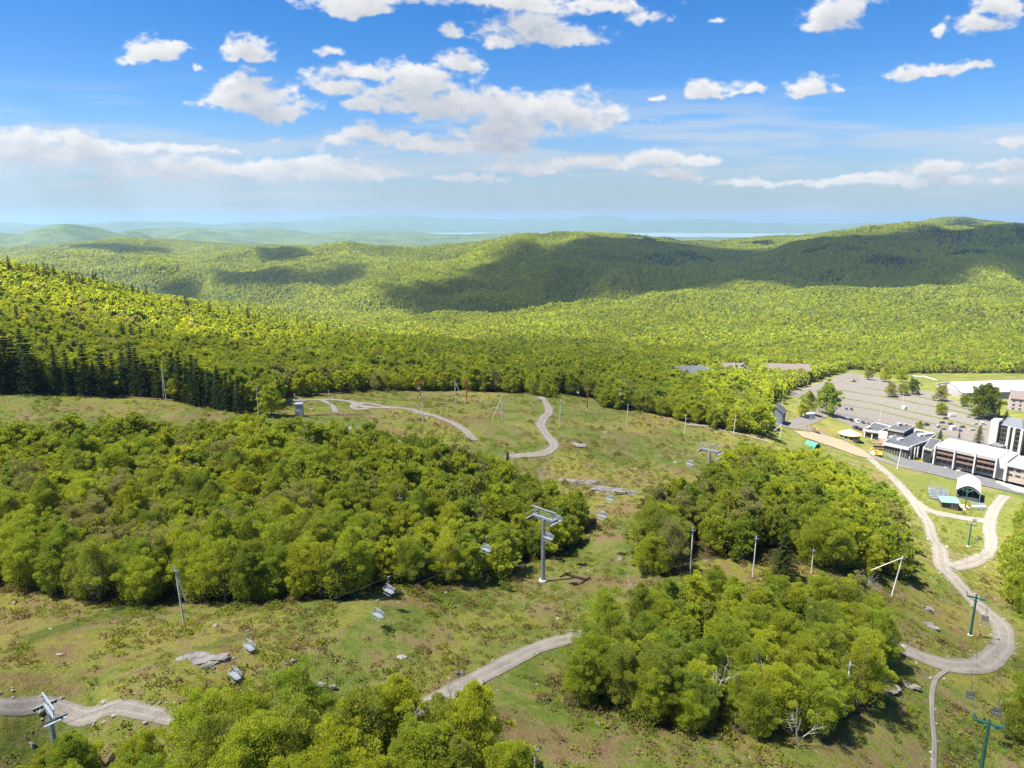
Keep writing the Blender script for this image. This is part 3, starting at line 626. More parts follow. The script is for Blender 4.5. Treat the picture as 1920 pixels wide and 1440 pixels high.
def forest():
    rest = ~isind; p = P3[rest]; t = PT[rest]; m = len(p); rf = np.random.RandomState(8)
    k = np.where(t < 420, rf.choice(4, m), np.where(t < 1000, 4 + rf.choice(3, m), 7 + rf.choice(2, m)))
    # conifers in patches on the high ground of the far hills
    con = (fbm(p[:, 0] / 170, p[:, 1] / 170, 4, 77) + (p[:, 2] - CAM[2] + 90) / 420 + rf.normal(0, .12, m) > .17) & (t > 2200) & (p[:, 0] > 600)
    con |= (rf.rand(m) < .008) & (t > 420); k[con] = 9
    c = colr[rest].copy(); c[con] = np.array([.022, .042, .022]) * rf.uniform(.8, 1.3, (con.sum(), 1))
    s = scl[rest]; s = np.where(t > 2000, s * 1.25, s)
    gn_scatter('forest', FP, p, k, s, yaw[rest], c, [LEAF_F, BARK], 'spring woods covering the slopes and far hills')
    print('forest instances', m, 'near', int((t < 420).sum()), 'mid', int(((t >= 420) & (t < 1000)).sum()))
forest()

# low growth on the open slopes: tufts of grass and weeds, knee-high shrubs, denser along the wood edges
def tuft(rs, n, r, h, leaf):
    g = Geo(); a = rs.rand(n) * 6.283; q = rs.rand(n) ** .6 * r; C = np.stack([q * np.cos(a), q * np.sin(a), h * (1 - (q / r) ** 2) * (.35 + .6 * rs.rand(n))], 1)
    U = unit(C * [1, 1, .5] + [0, 0, .6] + rs.normal(0, .5, (n, 3))); W = unit(np.cross(unit(rs.normal(0, .5, (n, 3)) + [0, 0, 1]), U)); s = leaf * rs.uniform(.6, 1.3, (n, 1))
    g.quads(C, U * s, W * s * .55, np.clip(rs.rand(n), 0, 1)); return g
def undergrowth():
    r_ = np.random.RandomState(77); q = scatter(62, 430, [(62, 1.25), (150, 1.5), (430, 2.8)], r_)
    p = np.c_[q, height(q[:, 0], q[:, 1])]; px, py, t = project(p)
    n1 = fbm(q[:, 0] / 11, q[:, 1] / 11, 4, 90); n2 = fbm(q[:, 0] / 30, q[:, 1] / 30, 3, 94)
    k = (px > -60) & (px < 1980) & (py < 1500) & (py > 650) & (r_.rand(len(q)) < np.clip(.48 + 1.5 * n1 + .3 * n2, .08, .97))
    k &= ~in_poly(px, py, YARD)
    for C, hw in EDGE:
        b = (q[:, 0] > C[:, 0].min() - 9) & (q[:, 0] < C[:, 0].max() + 9) & (q[:, 1] > C[:, 1].min() - 9) & (q[:, 1] < C[:, 1].max() + 9) & k
        ii = np.nonzero(b)[0]
        if len(ii): k[ii[((q[ii, None] - C[None]) ** 2).sum(-1).min(1) < (hw + .5) ** 2]] = False
    p = p[k]; n1 = n1[k]; n2 = n2[k]; m = len(p); fz = r_.normal(0, 22, (2, m)); shade = wood_mask(px[k] + fz[0], py[k] + fz[1] * .7, t[k])
    cols = np.array([(.150, .175, .022), (.200, .205, .026), (.205, .180, .070), (.165, .125, .060), (.120, .150, .024)])
    w = r_.rand(m) + n2 * .8; ci = np.clip(((w) * 5).astype(int), 0, 4); ci = np.where(r_.rand(m) < .25, r_.randint(0, 5, m), np.array([2, 1, 0, 4, 3])[ci])
    pr = [tuft(r_, 34, .75, .30, .15), tuft(r_, 44, .9, .5, .16), tuft(r_, 150, 1.1, 1.3, .17)]
    kk = np.where(r_.rand(m) < np.where(shade, .35, .035), 2, r_.randint(0, 2, m))
    gn_scatter('undergrowth', pr, p, kk, r_.uniform(.6, 1.3, m), r_.rand(m) * 6, cols[ci] * r_.uniform(.95, 1.4, (m, 1)), [LEAF_F], 'tufts, weeds and low shrubs on the open slopes')
    print('undergrowth', m)
undergrowth()
# ------------------------------------------------------------------ built things
M_WOOD = pbr('weathered_pole', (.55, .52, .47), .9, var=.25, scale=2, bump=.3, streak=True)
M_BROWN = pbr('brown_timber', (.11, .075, .055), .85, var=.3, scale=2)
M_GALV = pbr('galvanised_steel', (.27, .30, .325), .5, .3, var=.12, scale=2)
M_STEELD = pbr('dark_steel', (.10, .11, .12), .5, .5, var=.2, scale=3)
M_GREEN = pbr('green_paint', (.018, .085, .062), .5, var=.2, scale=2)
M_RED = pbr('faded_red_paint', (.27, .06, .035), .6, var=.25, scale=2)
M_WHITE = pbr('white_wall', (.37, .37, .355), .8, var=.06, scale=.5, stain=(.38, .37, .34), streak=True)
M_GREYW = pbr('grey_stucco', (.25, .24, .228), .85, var=.08, scale=.6, stain=(.33, .32, .30), streak=True)
M_ROOFD = pbr('dark_membrane', (.045, .048, .058), .8, var=.25, scale=.35, stain=(.075, .078, .088))
M_ROOFW = pbr('white_membrane', (.42, .425, .43), .7, var=.05, scale=.3, stain=(.30, .31, .31))
M_METALW = pbr('white_sheet_roof', (.48, .49, .50), .4, var=.04, scale=.3)
M_GLASS = pbr('dark_glass', (.02, .025, .03), .08, .0, var=.5, scale=.8)
M_DARK = pbr('dark_cladding', (.035, .032, .032), .8, var=.3, scale=1)  # near-black for walls and drapes, and the painted shade of the shelter opening
M_BALC = pbr('brown_balcony', (.135, .085, .068), .85, var=.25, scale=1.2)
M_PINKR = pbr('weathered_shingle', (.115, .092, .084), .9, var=.18, scale=1.2, bump=.3)
M_GREYR = pbr('blue_grey_shingle', (.085, .094, .108), .85, var=.15, scale=1.2, bump=.3)
M_CREAM = pbr('cream_siding', (.26, .24, .20), .85, var=.1, scale=.8)
M_SLATE = pbr('slate_siding', (.10, .115, .15), .8, var=.15, scale=1)
M_TAN = pbr('raw_plywood', (.40, .295, .17), .85, var=.12, scale=.8)
M_GREENR = pbr('green_metal_roof', (.12, .26, .20), .5, var=.12, scale=.8)
M_TEAL = pbr('teal_green', (.02, .20, .12), .6, var=.2, scale=.8)
M_BLUE = pbr('blue_tarp', (.04, .25, .48), .5, var=.15, scale=.8)
M_REDC = pbr('red_canvas', (.52, .07, .04), .6, var=.2, scale=.6, stain=(.60, .35, .10))
M_YEL = pbr('machine_yellow', (.45, .33, .05), .6, var=.2, scale=1)
M_RUST = pbr('rusty_machine', (.23, .12, .07), .8, var=.4, scale=1)
M_RUB = pbr('black_rubber', (.02, .02, .02), .85)
M_CONCR = pbr('pale_concrete', (.50, .50, .48), .9, var=.15, scale=1.5)
M_FAB = pbr('white_stage_fabric', (.46, .465, .47), .6, var=.04, scale=.3)
M_ROCK = pbr('grey_ledge', (.150, .135, .126), .95, var=.45, scale=.9, bump=1.0, stain=(.14, .13, .11))
M_PINKW = pbr('mauve_box', (.42, .34, .36), .8, var=.15, scale=1)
M_BRICK = pbr('brown_brick', (.25, .17, .12), .9, var=.25, scale=2)
class MB:
    def __init__(s): s.bm = bmesh.new()
    def hull(s, bot, top):
        n = len(bot); b = [s.bm.verts.new(p) for p in bot]; t = [s.bm.verts.new(p) for p in top]
        s.bm.faces.new(b[::-1]); s.bm.faces.new(t)
        for k in range(n): s.bm.faces.new((b[k], b[(k + 1) % n], t[(k + 1) % n], t[k]))
        return s
    def prism(s, P, z0, z1):
        A = sum(P[k][0] * P[(k + 1) % len(P)][1] - P[(k + 1) % len(P)][0] * P[k][1] for k in range(len(P)))
        if A < 0: P = P[::-1]
        return s.hull([(p[0], p[1], z0) for p in P], [(p[0], p[1], z1) for p in P])
    def box(s, c, d, rz=0, taper=(1, 1)):
        x, y, z = d[0] / 2, d[1] / 2, d[2] / 2; q = Matrix.Rotation(rz, 3, 'Z'); c = Vector(c)
        f = lambda sx, sy, sz, k: c + q @ Vector((sx * x * k[0], sy * y * k[1], sz * z))
        return s.hull([f(*u, -1, (1, 1)) for u in ((-1, -1), (1, -1), (1, 1), (-1, 1))], [f(*u, 1, taper) for u in ((-1, -1), (1, -1), (1, 1), (-1, 1))])
    def bar(s, a, b, r0, r1=None, n=6):
        a, b = Vector(a), Vector(b); r1 = r0 if r1 is None else r1; d = (b - a).normalized(); u = d.orthogonal().normalized(); v = d.cross(u)
        an = [2 * math.pi * k / n for k in range(n)]
        return s.hull([a + (u * math.cos(t) + v * math.sin(t)) * r0 for t in an], [b + (u * math.cos(t) + v * math.sin(t)) * r1 for t in an])
    def path(s, P, r, n=5):
        for a, b in zip(P[:-1], P[1:]): s.bar(a, b, r, r, n)
        return s
    def wheel(s, c, ax, r, w, n=14):
        c = Vector(c); ax = Vector(ax).normalized(); return s.bar(c - ax * w / 2, c + ax * w / 2, r, r, n)
    def build(s, name, mat, parent=None, bevel=0, smooth=False):
        bmesh.ops.recalc_face_normals(s.bm, faces=s.bm.faces[:])
        if bevel: bmesh.ops.bevel(s.bm, geom=s.bm.edges[:], offset=bevel, segments=2, affect='EDGES', clamp_overlap=True)
        me = bpy.data.meshes.new(name); s.bm.to_mesh(me); s.bm.free(); me.materials.append(mat)
        if smooth: me.polygons.foreach_set('use_smooth', np.ones(len(me.polygons), bool))
        return link(name, me, parent)
def thing(name, loc, label=None, cat=None, group=None, rz=0, s=1):
    e = bpy.data.objects.new(name, None); COL.objects.link(e); e.location = loc; e.rotation_euler = (0, 0, rz); e.scale = (s, s, s); e.empty_display_size = .5
    tag(e, label, cat, group); return e
KIDS = {}
def copy_tree(o, loc, rz=None, s=None, label=None, mats=None):
    def rec(a, par):
        c = a.copy(); COL.objects.link(c)
        if par: c.parent = par
        for ch in KIDS.get(a.name) or [q for q in a.children]: rec(ch, c)
        return c
    c = rec(o, None); c.location = loc
    if rz is not None: c.rotation_euler = (0, 0, rz)
    if s is not None: c.scale = (s,) * 3 if np.isscalar(s) else s
    if label: c['label'] = label
    return c
def plane(px, py, z):
    """where the ray of a pixel meets the level z"""
    d = ray(px, py); t = (z - CAM[2]) / d[2]; q = CAM + d * t; return Vector((q[0], q[1], z))
def px_h(g, px): return px * depth_of(g) / F_PX / .96
# ---- utility poles: foot pixel, top y, lean in px, label
def pole(bx, by, ty, lean, label, brace=None, arm=True, mat=M_WOOD, r=.15, lamp=False):
    g = ground(bx, by); d = depth_of(g); H = (by - ty) * d / F_PX / max(.75, cp - .25 * (by - 720) / F_PX); L = lean * d / F_PX
    e = thing('utility_pole', g, label, 'pole', 'wooden utility poles along the slopes')
    MB().bar((0, 0, -.4), (L, 0, H), r * 1.15, r * .72, 8).build('shaft', mat, e)
    MB().bar((L, 0, H - .02), (L, 0, H + .10), r * .78, r * .5, 8).build('pole_cap', M_GALV, e)
    if arm:
        k = MB().box((L * .94, -.17, H * .93), (1.1, .10, .12)); k.bar((L * .94 - .4, -.17, H * .93), (L * .94 - .4, -.17, H * .93 + .22), .05); k.bar((L * .94 + .4, -.17, H * .93), (L * .94 + .4, -.17, H * .93 + .22), .05); k.build('crossarm', M_GALV, e)
    if lamp: MB().box((L, -.35, H - .1), (.5, .8, .35)).build('lamp_head', M_STEELD, e)
    if brace: MB().bar((brace[0] * d / F_PX, brace[1], -.3 if brace[2] is None else brace[2] * H), (L, 0, H * .96), r * .75, r * .6, 6).build('brace', mat, e)
    return e
pole(345, 1168, 1065, -5, 'tall pale pole leaning at the front edge of the left wood', brace=(4, .8, .35))
pole(312, 750, 690, -2, 'tall two-legged pale pole before the dark spruces', brace=(-7, .6, None))
pole(485, 778, 728, 0, 'thin grey pole beside the bright lone tree in the left meadow')
pole(555, 778, 738, 0, 'short pole standing against the small mauve hut')
pole(619, 777, 732, 0, 'pole with a lamp head at the start of the looping trail', lamp=True, arm=False)
pole(793, 792, 741, 0, 'pole beside the bend of the looping trail')
pole(855, 756, 713, -2, 'pole with a long white slanting brace above the looping trail', brace=(19, -1.5, None), mat=M_WOOD)
pole(942, 787, 741, 0, 'pole with a thin stay on the bare mound between both trails', brace=(-21, -.5, None))
pole(1050, 801, 750, 0, 'pole just right of the winding trail')
pole(1175, 799, 757, 1, 'pole in the open meadow right of the red tower')
pole(1283, 813, 777, 2, 'pole at the meadow edge left of the gravel spur')
pole(1375, 816, 779, 2, 'pole at the lower end of the meadow tree line')
pole(1438, 808, 773, 5, 'pole beside the dark blue house')
pole(1462, 821, 795, 2, 'pole held by a long slanting beam near the excavator', brace=(-31, -.5, None))
pole(753, 1012, 930, 0, 'grey steel pole rising out of the left wood', mat=M_GALV)
pole(628, 1050, 997, -3, 'pale pole among crowns of the left wood with a short stay', brace=(-5, .5, .75))
pole(1294, 1077, 990, 0, 'tall pole at the left end of the gap between the right woods')
pole(1411, 1083, 1006, 1, 'pole with a reddish foot in the gap left of the dark spruce', brace=None)
pole(1521, 1075, 1030, 0, 'thin pole in the gap right of the dark spruce')
pole(1671, 1118, 1044, 12, 'leaning pole with a slanting beam at the right end of the gap', brace=(-42, .5, .62))
pole(1583, 1330, 1243, 1, 'pale pole at the right flank of the front wood')
pole(1003, 1462, 1402, 0, 'short pole at the bottom edge right of the bottom wood')
pole(1682, 879, 842, 3, 'pale pole on the grass before the dark lodge', arm=False)
pole(1649, 795, 763, 0, 'thin pole behind the dark lodge roof', r=.11)
pole(1691, 766, 736, 0, 'lamp pole by the white van in the car park', lamp=True, arm=False, r=.11)
pole(1466, 770, 747, 0, 'pole beside the entrance of the car park', r=.12)
pole(1498, 764, 744, 0, 'pole by the small trees at the car park entrance', r=.12)
# ---- chairlifts
def lift_tower(g, H, rz, label, arm=5.4, hide_top=0):
    e = thing('lift_tower', g, label, 'lift tower', 'grey lift towers', rz)
    MB().bar((0, 0, -.6), (0, 0, .45), 1.05, .85, 10).build('footing', M_CONCR, e)
    MB().bar((0, 0, .45), (0, 0, H * .5), .42, .38, 14).bar((0, 0, H * .5 + .002), (0, 0, H), .35, .32, 14).bar((0, 0, .45), (0, 0, .55), .62, .62, 14).build('mast', M_GALV, e)
    l = MB()
    for sx in (-.17, .17): l.bar((sx, -.52, .8), (sx, -.48, H - .4), .025, .025, 4)
    for k in range(int(H / .42)): l.bar((-.17, -.5, 1 + k * .4), (.17, -.5, 1 + k * .4), .02, .02, 4)
    l.build('ladder', M_GALV, e)
    ca = MB().box((0, 0, H + .22), (arm, .5, .44)).box((-arm * .28, 0, H - .15), (arm * .3, .3, .35), 0).box((arm * .28, 0, H - .15), (arm * .3, .3, .35), 0); ca.build('crossarm', M_GALV, e)
    f = MB()
    for sx in (-1, 1): f.bar((sx * arm * .40, 0, H + .44), (sx * arm * .46, 0, H + 2.0), .09, .09, 6)
    f.box((0, 0, H + 2.05), (arm * 1.16, .26, .2))
    for k in (-.2, 0, .2): f.bar((arm * k, 0, H + .44), (arm * k, 0, H + 1.95), .035, .035, 4)
    for k in (.95, 1.45): f.bar((-arm * .42, 0, H + k), (arm * .42, 0, H + k), .035, .035, 4)
    f.build('lifting_frame', M_GALV, e)
    for sx in (-1, 1):
        w = MB(); x = sx * arm * .48
        w.box((x, 0, H + .05), (.12, 3.6, .22))
        for k in range(7): w.wheel((x, -1.5 + k * .5, H - .18), (1, 0, 0), .22, .12, 10)
        w.build('sheave_train', M_STEELD, e)
        c = MB().box((x + sx * .42, 0, H - .1), (.5, 3.4, .06))
        for k in (-1.6, 0, 1.6): c.bar((x + sx * .66, k, H - .1), (x + sx * .66, k, H + .95), .03, .03, 4)
        c.bar((x + sx * .66, -1.6, H + .95), (x + sx * .66, 1.6, H + .95), .03, .03, 4); c.build('catwalk', M_GALV, e)
    return e
gA, gB = ground(1018, 1090), ground(1327, 914); HA = 14.0
dirL = Vector((gB.x - gA.x, gB.y - gA.y, 0)).normalized(); rzL = math.atan2(dirL.y, dirL.x) - math.pi / 2
gC = ground(116, 1470)
HC = 9.6; HB = 11.0
for g, H, lb in ((gA, HA, 'tall grey lift tower on a round concrete foot in the middle clearing'), (gB, HB, 'grey lift tower farther down the meadow, left of the lodge wood'), (gC, HC, 'grey lift tower whose crossarm stands over the trail at the bottom left corner')):
    rz = rzL if g is not gC else math.atan2(gA.y - gC.y, gA.x - gC.x) - math.pi / 2
    k_ = .70 if g is gC else 1; lift_tower(g, H / k_, rz, lb).scale = (k_,) * 3
gD = ground(1520, 858); gE = Vector((gC.x - (gA.x - gC.x) * .9, gC.y - (gA.y - gC.y) * .9, 0)); gE.z = float(height(gE.x, gE.y))
tops = [gE + Vector((0, 0, 12)), gC + Vector((0, 0, HC - .4)), gA + Vector((0, 0, HA - .4)), gB + Vector((0, 0, HB - .4)), gD + Vector((0, 0, 5))]
def rope(P, off, sag=.018, n=14):
    out = []
    for k in range(len(P) - 1):
        a, b = P[k], P[k + 1]; d = (b - a); nrm = Vector((d.y, -d.x, 0)).normalized() * off
        for i in range(n + (k == len(P) - 2)):
            f = i / n; out.append(a.lerp(b, f) + nrm + Vector((0, 0, -4 * sag * d.length * f * (1 - f) * .5)))
    return out
ROPES = [rope(tops, o) for o in (-2.6, 2.6)]
for R_, lb in zip(ROPES, ('haul rope of the grey lift on its uphill side', 'haul rope of the grey lift on its lodge side')):
    tag(MB().path(R_, .022, 5).build('haul_rope', M_STEELD), lb, 'rope', 'haul ropes of the grey lift')
def lift_chair(w=2.1, mat=M_GALV):
    e = thing('lift_chair', (0, 0, 0), 'x', 'lift chair')
    MB().bar((0, 0, .08), (0, 0, -1.35), .045, .04, 6).box((0, 0, .04), (.16, .5, .14)).build('hanger', mat, e)
    f = MB(); h0 = -1.35; P = [(-w / 2, .35, -2.55), (-w / 2, .05, -1.95), (-w / 2 + .25, 0, -1.45), (0, 0, h0), (w / 2 - .25, 0, -1.45), (w / 2, .05, -1.95), (w / 2, .35, -2.55)]; f.path(P, .045, 6)
    f.bar((-w / 2, .35, -2.55), (-w / 2, -.42, -2.6), .04); f.bar((w / 2, .35, -2.55), (w / 2, -.42, -2.6), .04); f.bar((-w / 2, -.5, -2.2), (w / 2, -.5, -2.2), .03); f.bar((-w / 2, -.5, -2.2), (-w / 2, .05, -2.05), .03); f.bar((w / 2, -.5, -2.2), (w / 2, .05, -2.05), .03)
    f.build('bail', mat, e)
    s = MB()
    for k in range(5): s.box((0, -.40 + k * .17, -2.56), (w, .13, .06))
    s.build('seat', mat, e)
    s = MB()
    for k in range(4): s.box((0, .33 + k * .05, -2.38 + k * .16), (w, .04, .11))
    s.build('backrest', mat, e)
    MB().bar((-w / 2 + .1, -.55, -3.0), (w / 2 - .1, -.55, -3.0), .035).bar((-.5, -.52, -2.6), (-.5, -.55, -3.0), .03).bar((.5, -.52, -2.6), (.5, -.55, -3.0), .03).build('footrest', mat, e)
    return e
chair0 = lift_chair(); chair0['group'] = 'chairs hanging from the grey lift'
CHL = [(460, 1213, 'empty grey lift chair left of the pale ledge in the left clearing'), (432, 1257, 'empty grey lift chair hanging lowest, above the bottom wood'), (711, 1147, 'empty grey lift chair, lower one of the pair at the end of the left wood'), (724, 1110, 'empty grey lift chair, upper one of the pair at the end of the left wood'),
       (918, 1035, 'empty grey lift chair before the crowns left of the tall lift tower'), (1027, 1010, 'empty grey lift chair beside the mast of the tall lift tower'), (1045, 980, 'empty grey lift chair at the crossarm of the tall lift tower'), (1132, 966, 'empty grey lift chair above the grass right of the tall lift tower'), (1142, 942, 'empty grey lift chair before the rock ledge in the meadow'), (1347, 862, 'empty grey lift chair right of the farther grey tower'), (1297, 876, 'empty grey lift chair left of the farther grey tower')]
first = True
for px, py, lb in CHL:
    best = None
    for R_ in ROPES:
        for a, b in zip(R_[:-1], R_[1:]):
            for f in (0, .25, .5, .75):
                q = a.lerp(b, f); x, y, t = project(np.array(q) + [0, 0, -2.1]); e_ = (x - px) ** 2 + .6 * (y - py) ** 2
                if best is None or e_ < best[0]: best = (e_, q, (b - a).normalized())
    rz = math.atan2(best[2].y, best[2].x) - math.pi / 2
    if first: chair0.location = best[1]; chair0.rotation_euler = (0, 0, rz); chair0['label'] = lb; first = False
    else: copy_tree(chair0, best[1], rz, label=lb)
def t_tower(g, H, rz, label, mat, group, arm=3.6):
    e = thing('lift_tower', g, label, 'lift tower', group, rz)
    MB().bar((0, 0, -.4), (0, 0, H), .30, .21, 10).build('mast', mat, e); MB().bar((0, 0, -.4), (0, 0, .3), .6, .55, 8).build('footing', M_CONCR, e)
    MB().box((0, 0, H - .35), (arm, .28, .3)).bar((0, 0, H - .3), (0, 0, H + .45), .16, .12, 8).bar((-arm * .45, 0, H - .4), (0, 0, H - 1.2), .07).bar((arm * .45, 0, H - .4), (0, 0, H - 1.2), .07).build('crossarm', mat, e)
    for sx in (-1, 1):
        w = MB().box((sx * arm * .48, 0, H - .1), (.1, 1.8, .16)).bar((sx * arm * .48, 0, H - .3), (sx * arm * .52, 0, H + .75), .06)
        for k in range(4): w.wheel((sx * arm * .48, -.75 + k * .5, H + .06), (1, 0, 0), .2, .1, 10)
        w.build('sheave_train', mat, e)
    return e
def line_of(spec, mat, group, cat, chairs, cmat, clab, arm=3.6):
    G_ = [ground(b[0], b[1]) for b in spec]; T_ = []
    for k, (b, g) in enumerate(zip(spec, G_)):
        H = b[2] * depth_of(g) / F_PX / max(.75, cp - .25 * (b[1] - 720) / F_PX); o = G_[min(k + 1, len(G_) - 1)] - G_[max(k - 1, 0)]
        t_tower(g, H, math.atan2(o.y, o.x) - math.pi / 2, b[3], mat, group, arm); T_.append(g + Vector((0, 0, H)))
    a, b = T_[0], T_[1]; T_.insert(0, a + (a - b) * 1.0)
    RR = [rope(T_, o, .02) for o in (-arm * .48, arm * .48)]
    for R_, sd in zip(RR, ('left', 'right')): tag(MB().path(R_, .02, 4).build('haul_rope', M_STEELD), 'thin haul rope on the %s of the %s' % (sd, group), 'rope', 'haul ropes of the ' + group)
    base = None
    for px, py, lb in chairs:
        best = None
        for R_ in RR:
            for a, b in zip(R_[:-1], R_[1:]):
                for f in (0, .25, .5, .75):
                    q = a.lerp(b, f); x, y, t = project(np.array(q) + [0, 0, -1.9]); e_ = (x - px) ** 2 + (y - py) ** 2
                    if best is None or e_ < best[0]: best = (e_, q, (b - a).normalized())
        rz = math.atan2(best[2].y, best[2].x) - math.pi / 2
        if base is None: base = lift_chair(1.15, cmat); base['group'] = 'chairs of the ' + group; base.location = best[1]; base.rotation_euler = (0, 0, rz); base['label'] = lb
        else: copy_tree(base, best[1], rz, label=lb)
line_of([(1836, 1462, 105, 'dark green T-shaped lift tower in the bottom right corner'), (1819, 1192, 72, 'dark green T-shaped lift tower standing inside the bend of the trail'), (1815, 1025, 42, 'dark green T-shaped lift tower on the grass between both tracks'), (1809, 955, 36, 'dark green T-shaped lift tower before the white stage roof')], M_GREEN, 'green lift towers', 'lift tower',
        [(1841, 1157, 'dark double chair over the trail right of the green tower'), (1827, 1011, 'dark double chair hanging right of the green tower on the grass'), (1822, 975, 'dark double chair near the stage'), (1872, 1330, 'dark double chair right of the bottom corner tower'), (1818, 1300, 'dark double chair left of the bottom corner tower')], M_STEELD, 'dark double chair')
line_of([(1101, 768, 42, 'faded red T-shaped lift tower right of the winding trail'), (875, 753, 38, 'faded red T-shaped lift tower behind the braced pole'), (788, 746, 28, 'faded red T-shaped lift tower half hidden in the tree edge')], M_RED, 'red lift towers', 'lift tower',
        [(1163, 737, 'white double chair right of the red tower'), (725, 725, 'white double chair before the tree edge left of the red towers'), (653, 722, 'white double chair farthest left along the tree edge'), (1082, 740, 'white double chair left of the red tower')], M_WHITE, 'white double chair', 3.0)
# ---- buildings, laid out from the corners of their roofs
def Z2(p): return (1560 + p[0] / 5.3333, 740 + p[1] / 5.3333)
def Z1(p): return (1400 + p[0] / 3.6923, 660 + p[1] / 3.6923)
def Z8(p): return (1740 + p[0] / 10.6667, 860 + p[1] / 10.6667)
GL = ground(1704, 863).z
def plan(P, h, conv, org, gz): return [tuple((plane(*conv(p), gz + h) - org)[:2]) for p in P]
def seg_wall(mb, a, b, z0, z1, th, inset=0.0):
    a, b = Vector((*a, 0)), Vector((*b, 0)); d = b - a; n = Vector((d.y, -d.x, 0)).normalized()
    c = (a + b) / 2 + n * inset; mb.box((c.x, c.y, (z0 + z1) / 2), (d.length, th, z1 - z0), math.atan2(d.y, d.x))
def flat_block(e, P, h, wall, roof, fascia=None, par=.5, fh=1.0, wallname='wall', rec=.9):
    """walls set back under a flat roof with a parapet band all round"""
    c = np.mean(P, 0); ins = [tuple(np.array(p) + (c - np.array(p)) / (np.linalg.norm(c - np.array(p)) + 1e-6) * rec) for p in P]
    MB().prism(ins, -1.0, h - fh).build(wallname, wall, e)
    MB().prism(P, h - fh + .004, h - .004).build('roof', roof, e)
    if fascia:
        f = MB()
        for k in range(len(P)): seg_wall(f, P[k], P[(k + 1) % len(P)], h - fh - .01, h + par, .28, 0)
        f.build('parapet', fascia, e)
# the ski lodge
ol = Vector((*plane(*Z2((640, 480)), GL)[:2], GL)); lodge = thing('ski_lodge', ol, 'low ski lodge with dark flat roofs, white parapets and fins', 'lodge')
H1 = 5.5; L1 = plan([(312, 352), (432, 282), (592, 320), (470, 374)], H1, Z2, ol, GL); flat_block(lodge, L1, H1, M_GLASS, M_ROOFD, M_WHITE, .45, .9, 'glazed_hall')
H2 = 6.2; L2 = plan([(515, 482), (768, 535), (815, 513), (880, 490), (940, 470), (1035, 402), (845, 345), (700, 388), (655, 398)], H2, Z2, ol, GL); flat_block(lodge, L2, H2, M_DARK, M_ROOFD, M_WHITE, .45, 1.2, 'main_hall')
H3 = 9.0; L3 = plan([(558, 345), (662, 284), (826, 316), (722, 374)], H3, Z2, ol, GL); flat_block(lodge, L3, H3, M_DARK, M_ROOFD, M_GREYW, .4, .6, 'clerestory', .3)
L4 = plan([(918, 532), (1000, 553), (1092, 455), (985, 437)], 6.6, Z2, ol, GL); flat_block(lodge, L4, 6.6, M_GLASS, M_ROOFD, M_GREYW, .2, .7, 'connector')
mid = [tuple((np.array(L1[3]) + np.array(L1[2])) / 2), L1[2], L2[7], L2[8]]
MB().prism([L1[3], L1[2], L2[8], L2[0]], -1, 2.2).build('courtyard_terrace', M_BALC, lodge)
f = MB(); q = np.array(L1[3]); w = np.array(L2[8])
seg_wall(f, L1[3], tuple(q + (w - q) * .5), 0, H1 + 1.1, .5); f.build('gable_wall', M_WHITE, lodge)
for k, (p, hh, ln) in enumerate([((780, 560), 6.9, 2.6), ((820, 560), 5.8, 1.2), ((852, 550), 5.8, 1.2), ((905, 560), 6.4, 1.6), ((322, 400), 6.2, 1.4), ((392, 415), 4.8, .4)]):
    b = plane(*Z2((p[0], p[1] + 75)), GL) - ol; a = np.array(L2[1]) - np.array(L2[0]); rz = math.atan2(a[1], a[0]) + math.pi / 2
    if k > 3: b = plane(*Z2((p[0], p[1] + 60)), GL) - ol
    MB().box((b.x, b.y, hh / 2), (ln, .55, hh), rz, (1.0, 1)).build('fin_wall', M_WHITE, lodge)
m_ = MB(); a, b = np.array(L2[0]), np.array(L2[1])
for k in range(1, 9):
    p = a + (b - a) * k / 9; c = np.mean(L2, 0); p = p + (c - p) / np.linalg.norm(c - p) * .8; m_.box((p[0], p[1], 2.4), (.16, .3, 4.8), math.atan2(b[1] - a[1], b[0] - a[0]))
m_.build('mullion', M_GREYW, lodge)
for p, d in [((680, 452), (3.2, 1.8, .9)), ((835, 372), (3.0, 2.0, 1.0)), ((670, 310), (2.6, 2.2, 1.6)), ((960, 405), (8, 2.2, 1.2)), ((890, 412), (3.5, 2, 1.2)), ((590, 425), (2.4, 1.2, .6)), ((370, 330), (2.2, 1.4, .7))]:
    hh = H3 if p == (670, 310) else H2; b = plane(*Z2(p), GL + hh) - ol; MB().box((b.x, b.y, hh + d[2] / 2), d, .35).build('roof_unit', M_ROOFW if d[0] != 2.6 else M_GALV, lodge, .04)
b = plane(*Z2((722, 350)), GL + H2) - ol; MB().box((b.x, b.y, H2 + 1.8), (1.9, 1.9, 3.6), .3).build('chimney', M_BRICK, lodge)
# entrance deck with timber rubble before the lodge
od = ground(*Z2((470, 540))); dk = thing('entrance_deck', od, 'brown timber deck and canopy at the front of the dark lodge', 'deck')
MB().box((0, 0, .7), (9, 5, .3), -.15).build('platform', M_BROWN, dk); MB().box((0, .6, 3.4), (7.5, 4, .3), -.15).build('canopy', M_BALC, dk)
for sx in (-3.4, 3.4): MB().bar((sx, -1 - .15 * sx, 0), (sx, -1 - .15 * sx, 3.3), .14).build('post', M_BROWN, dk)
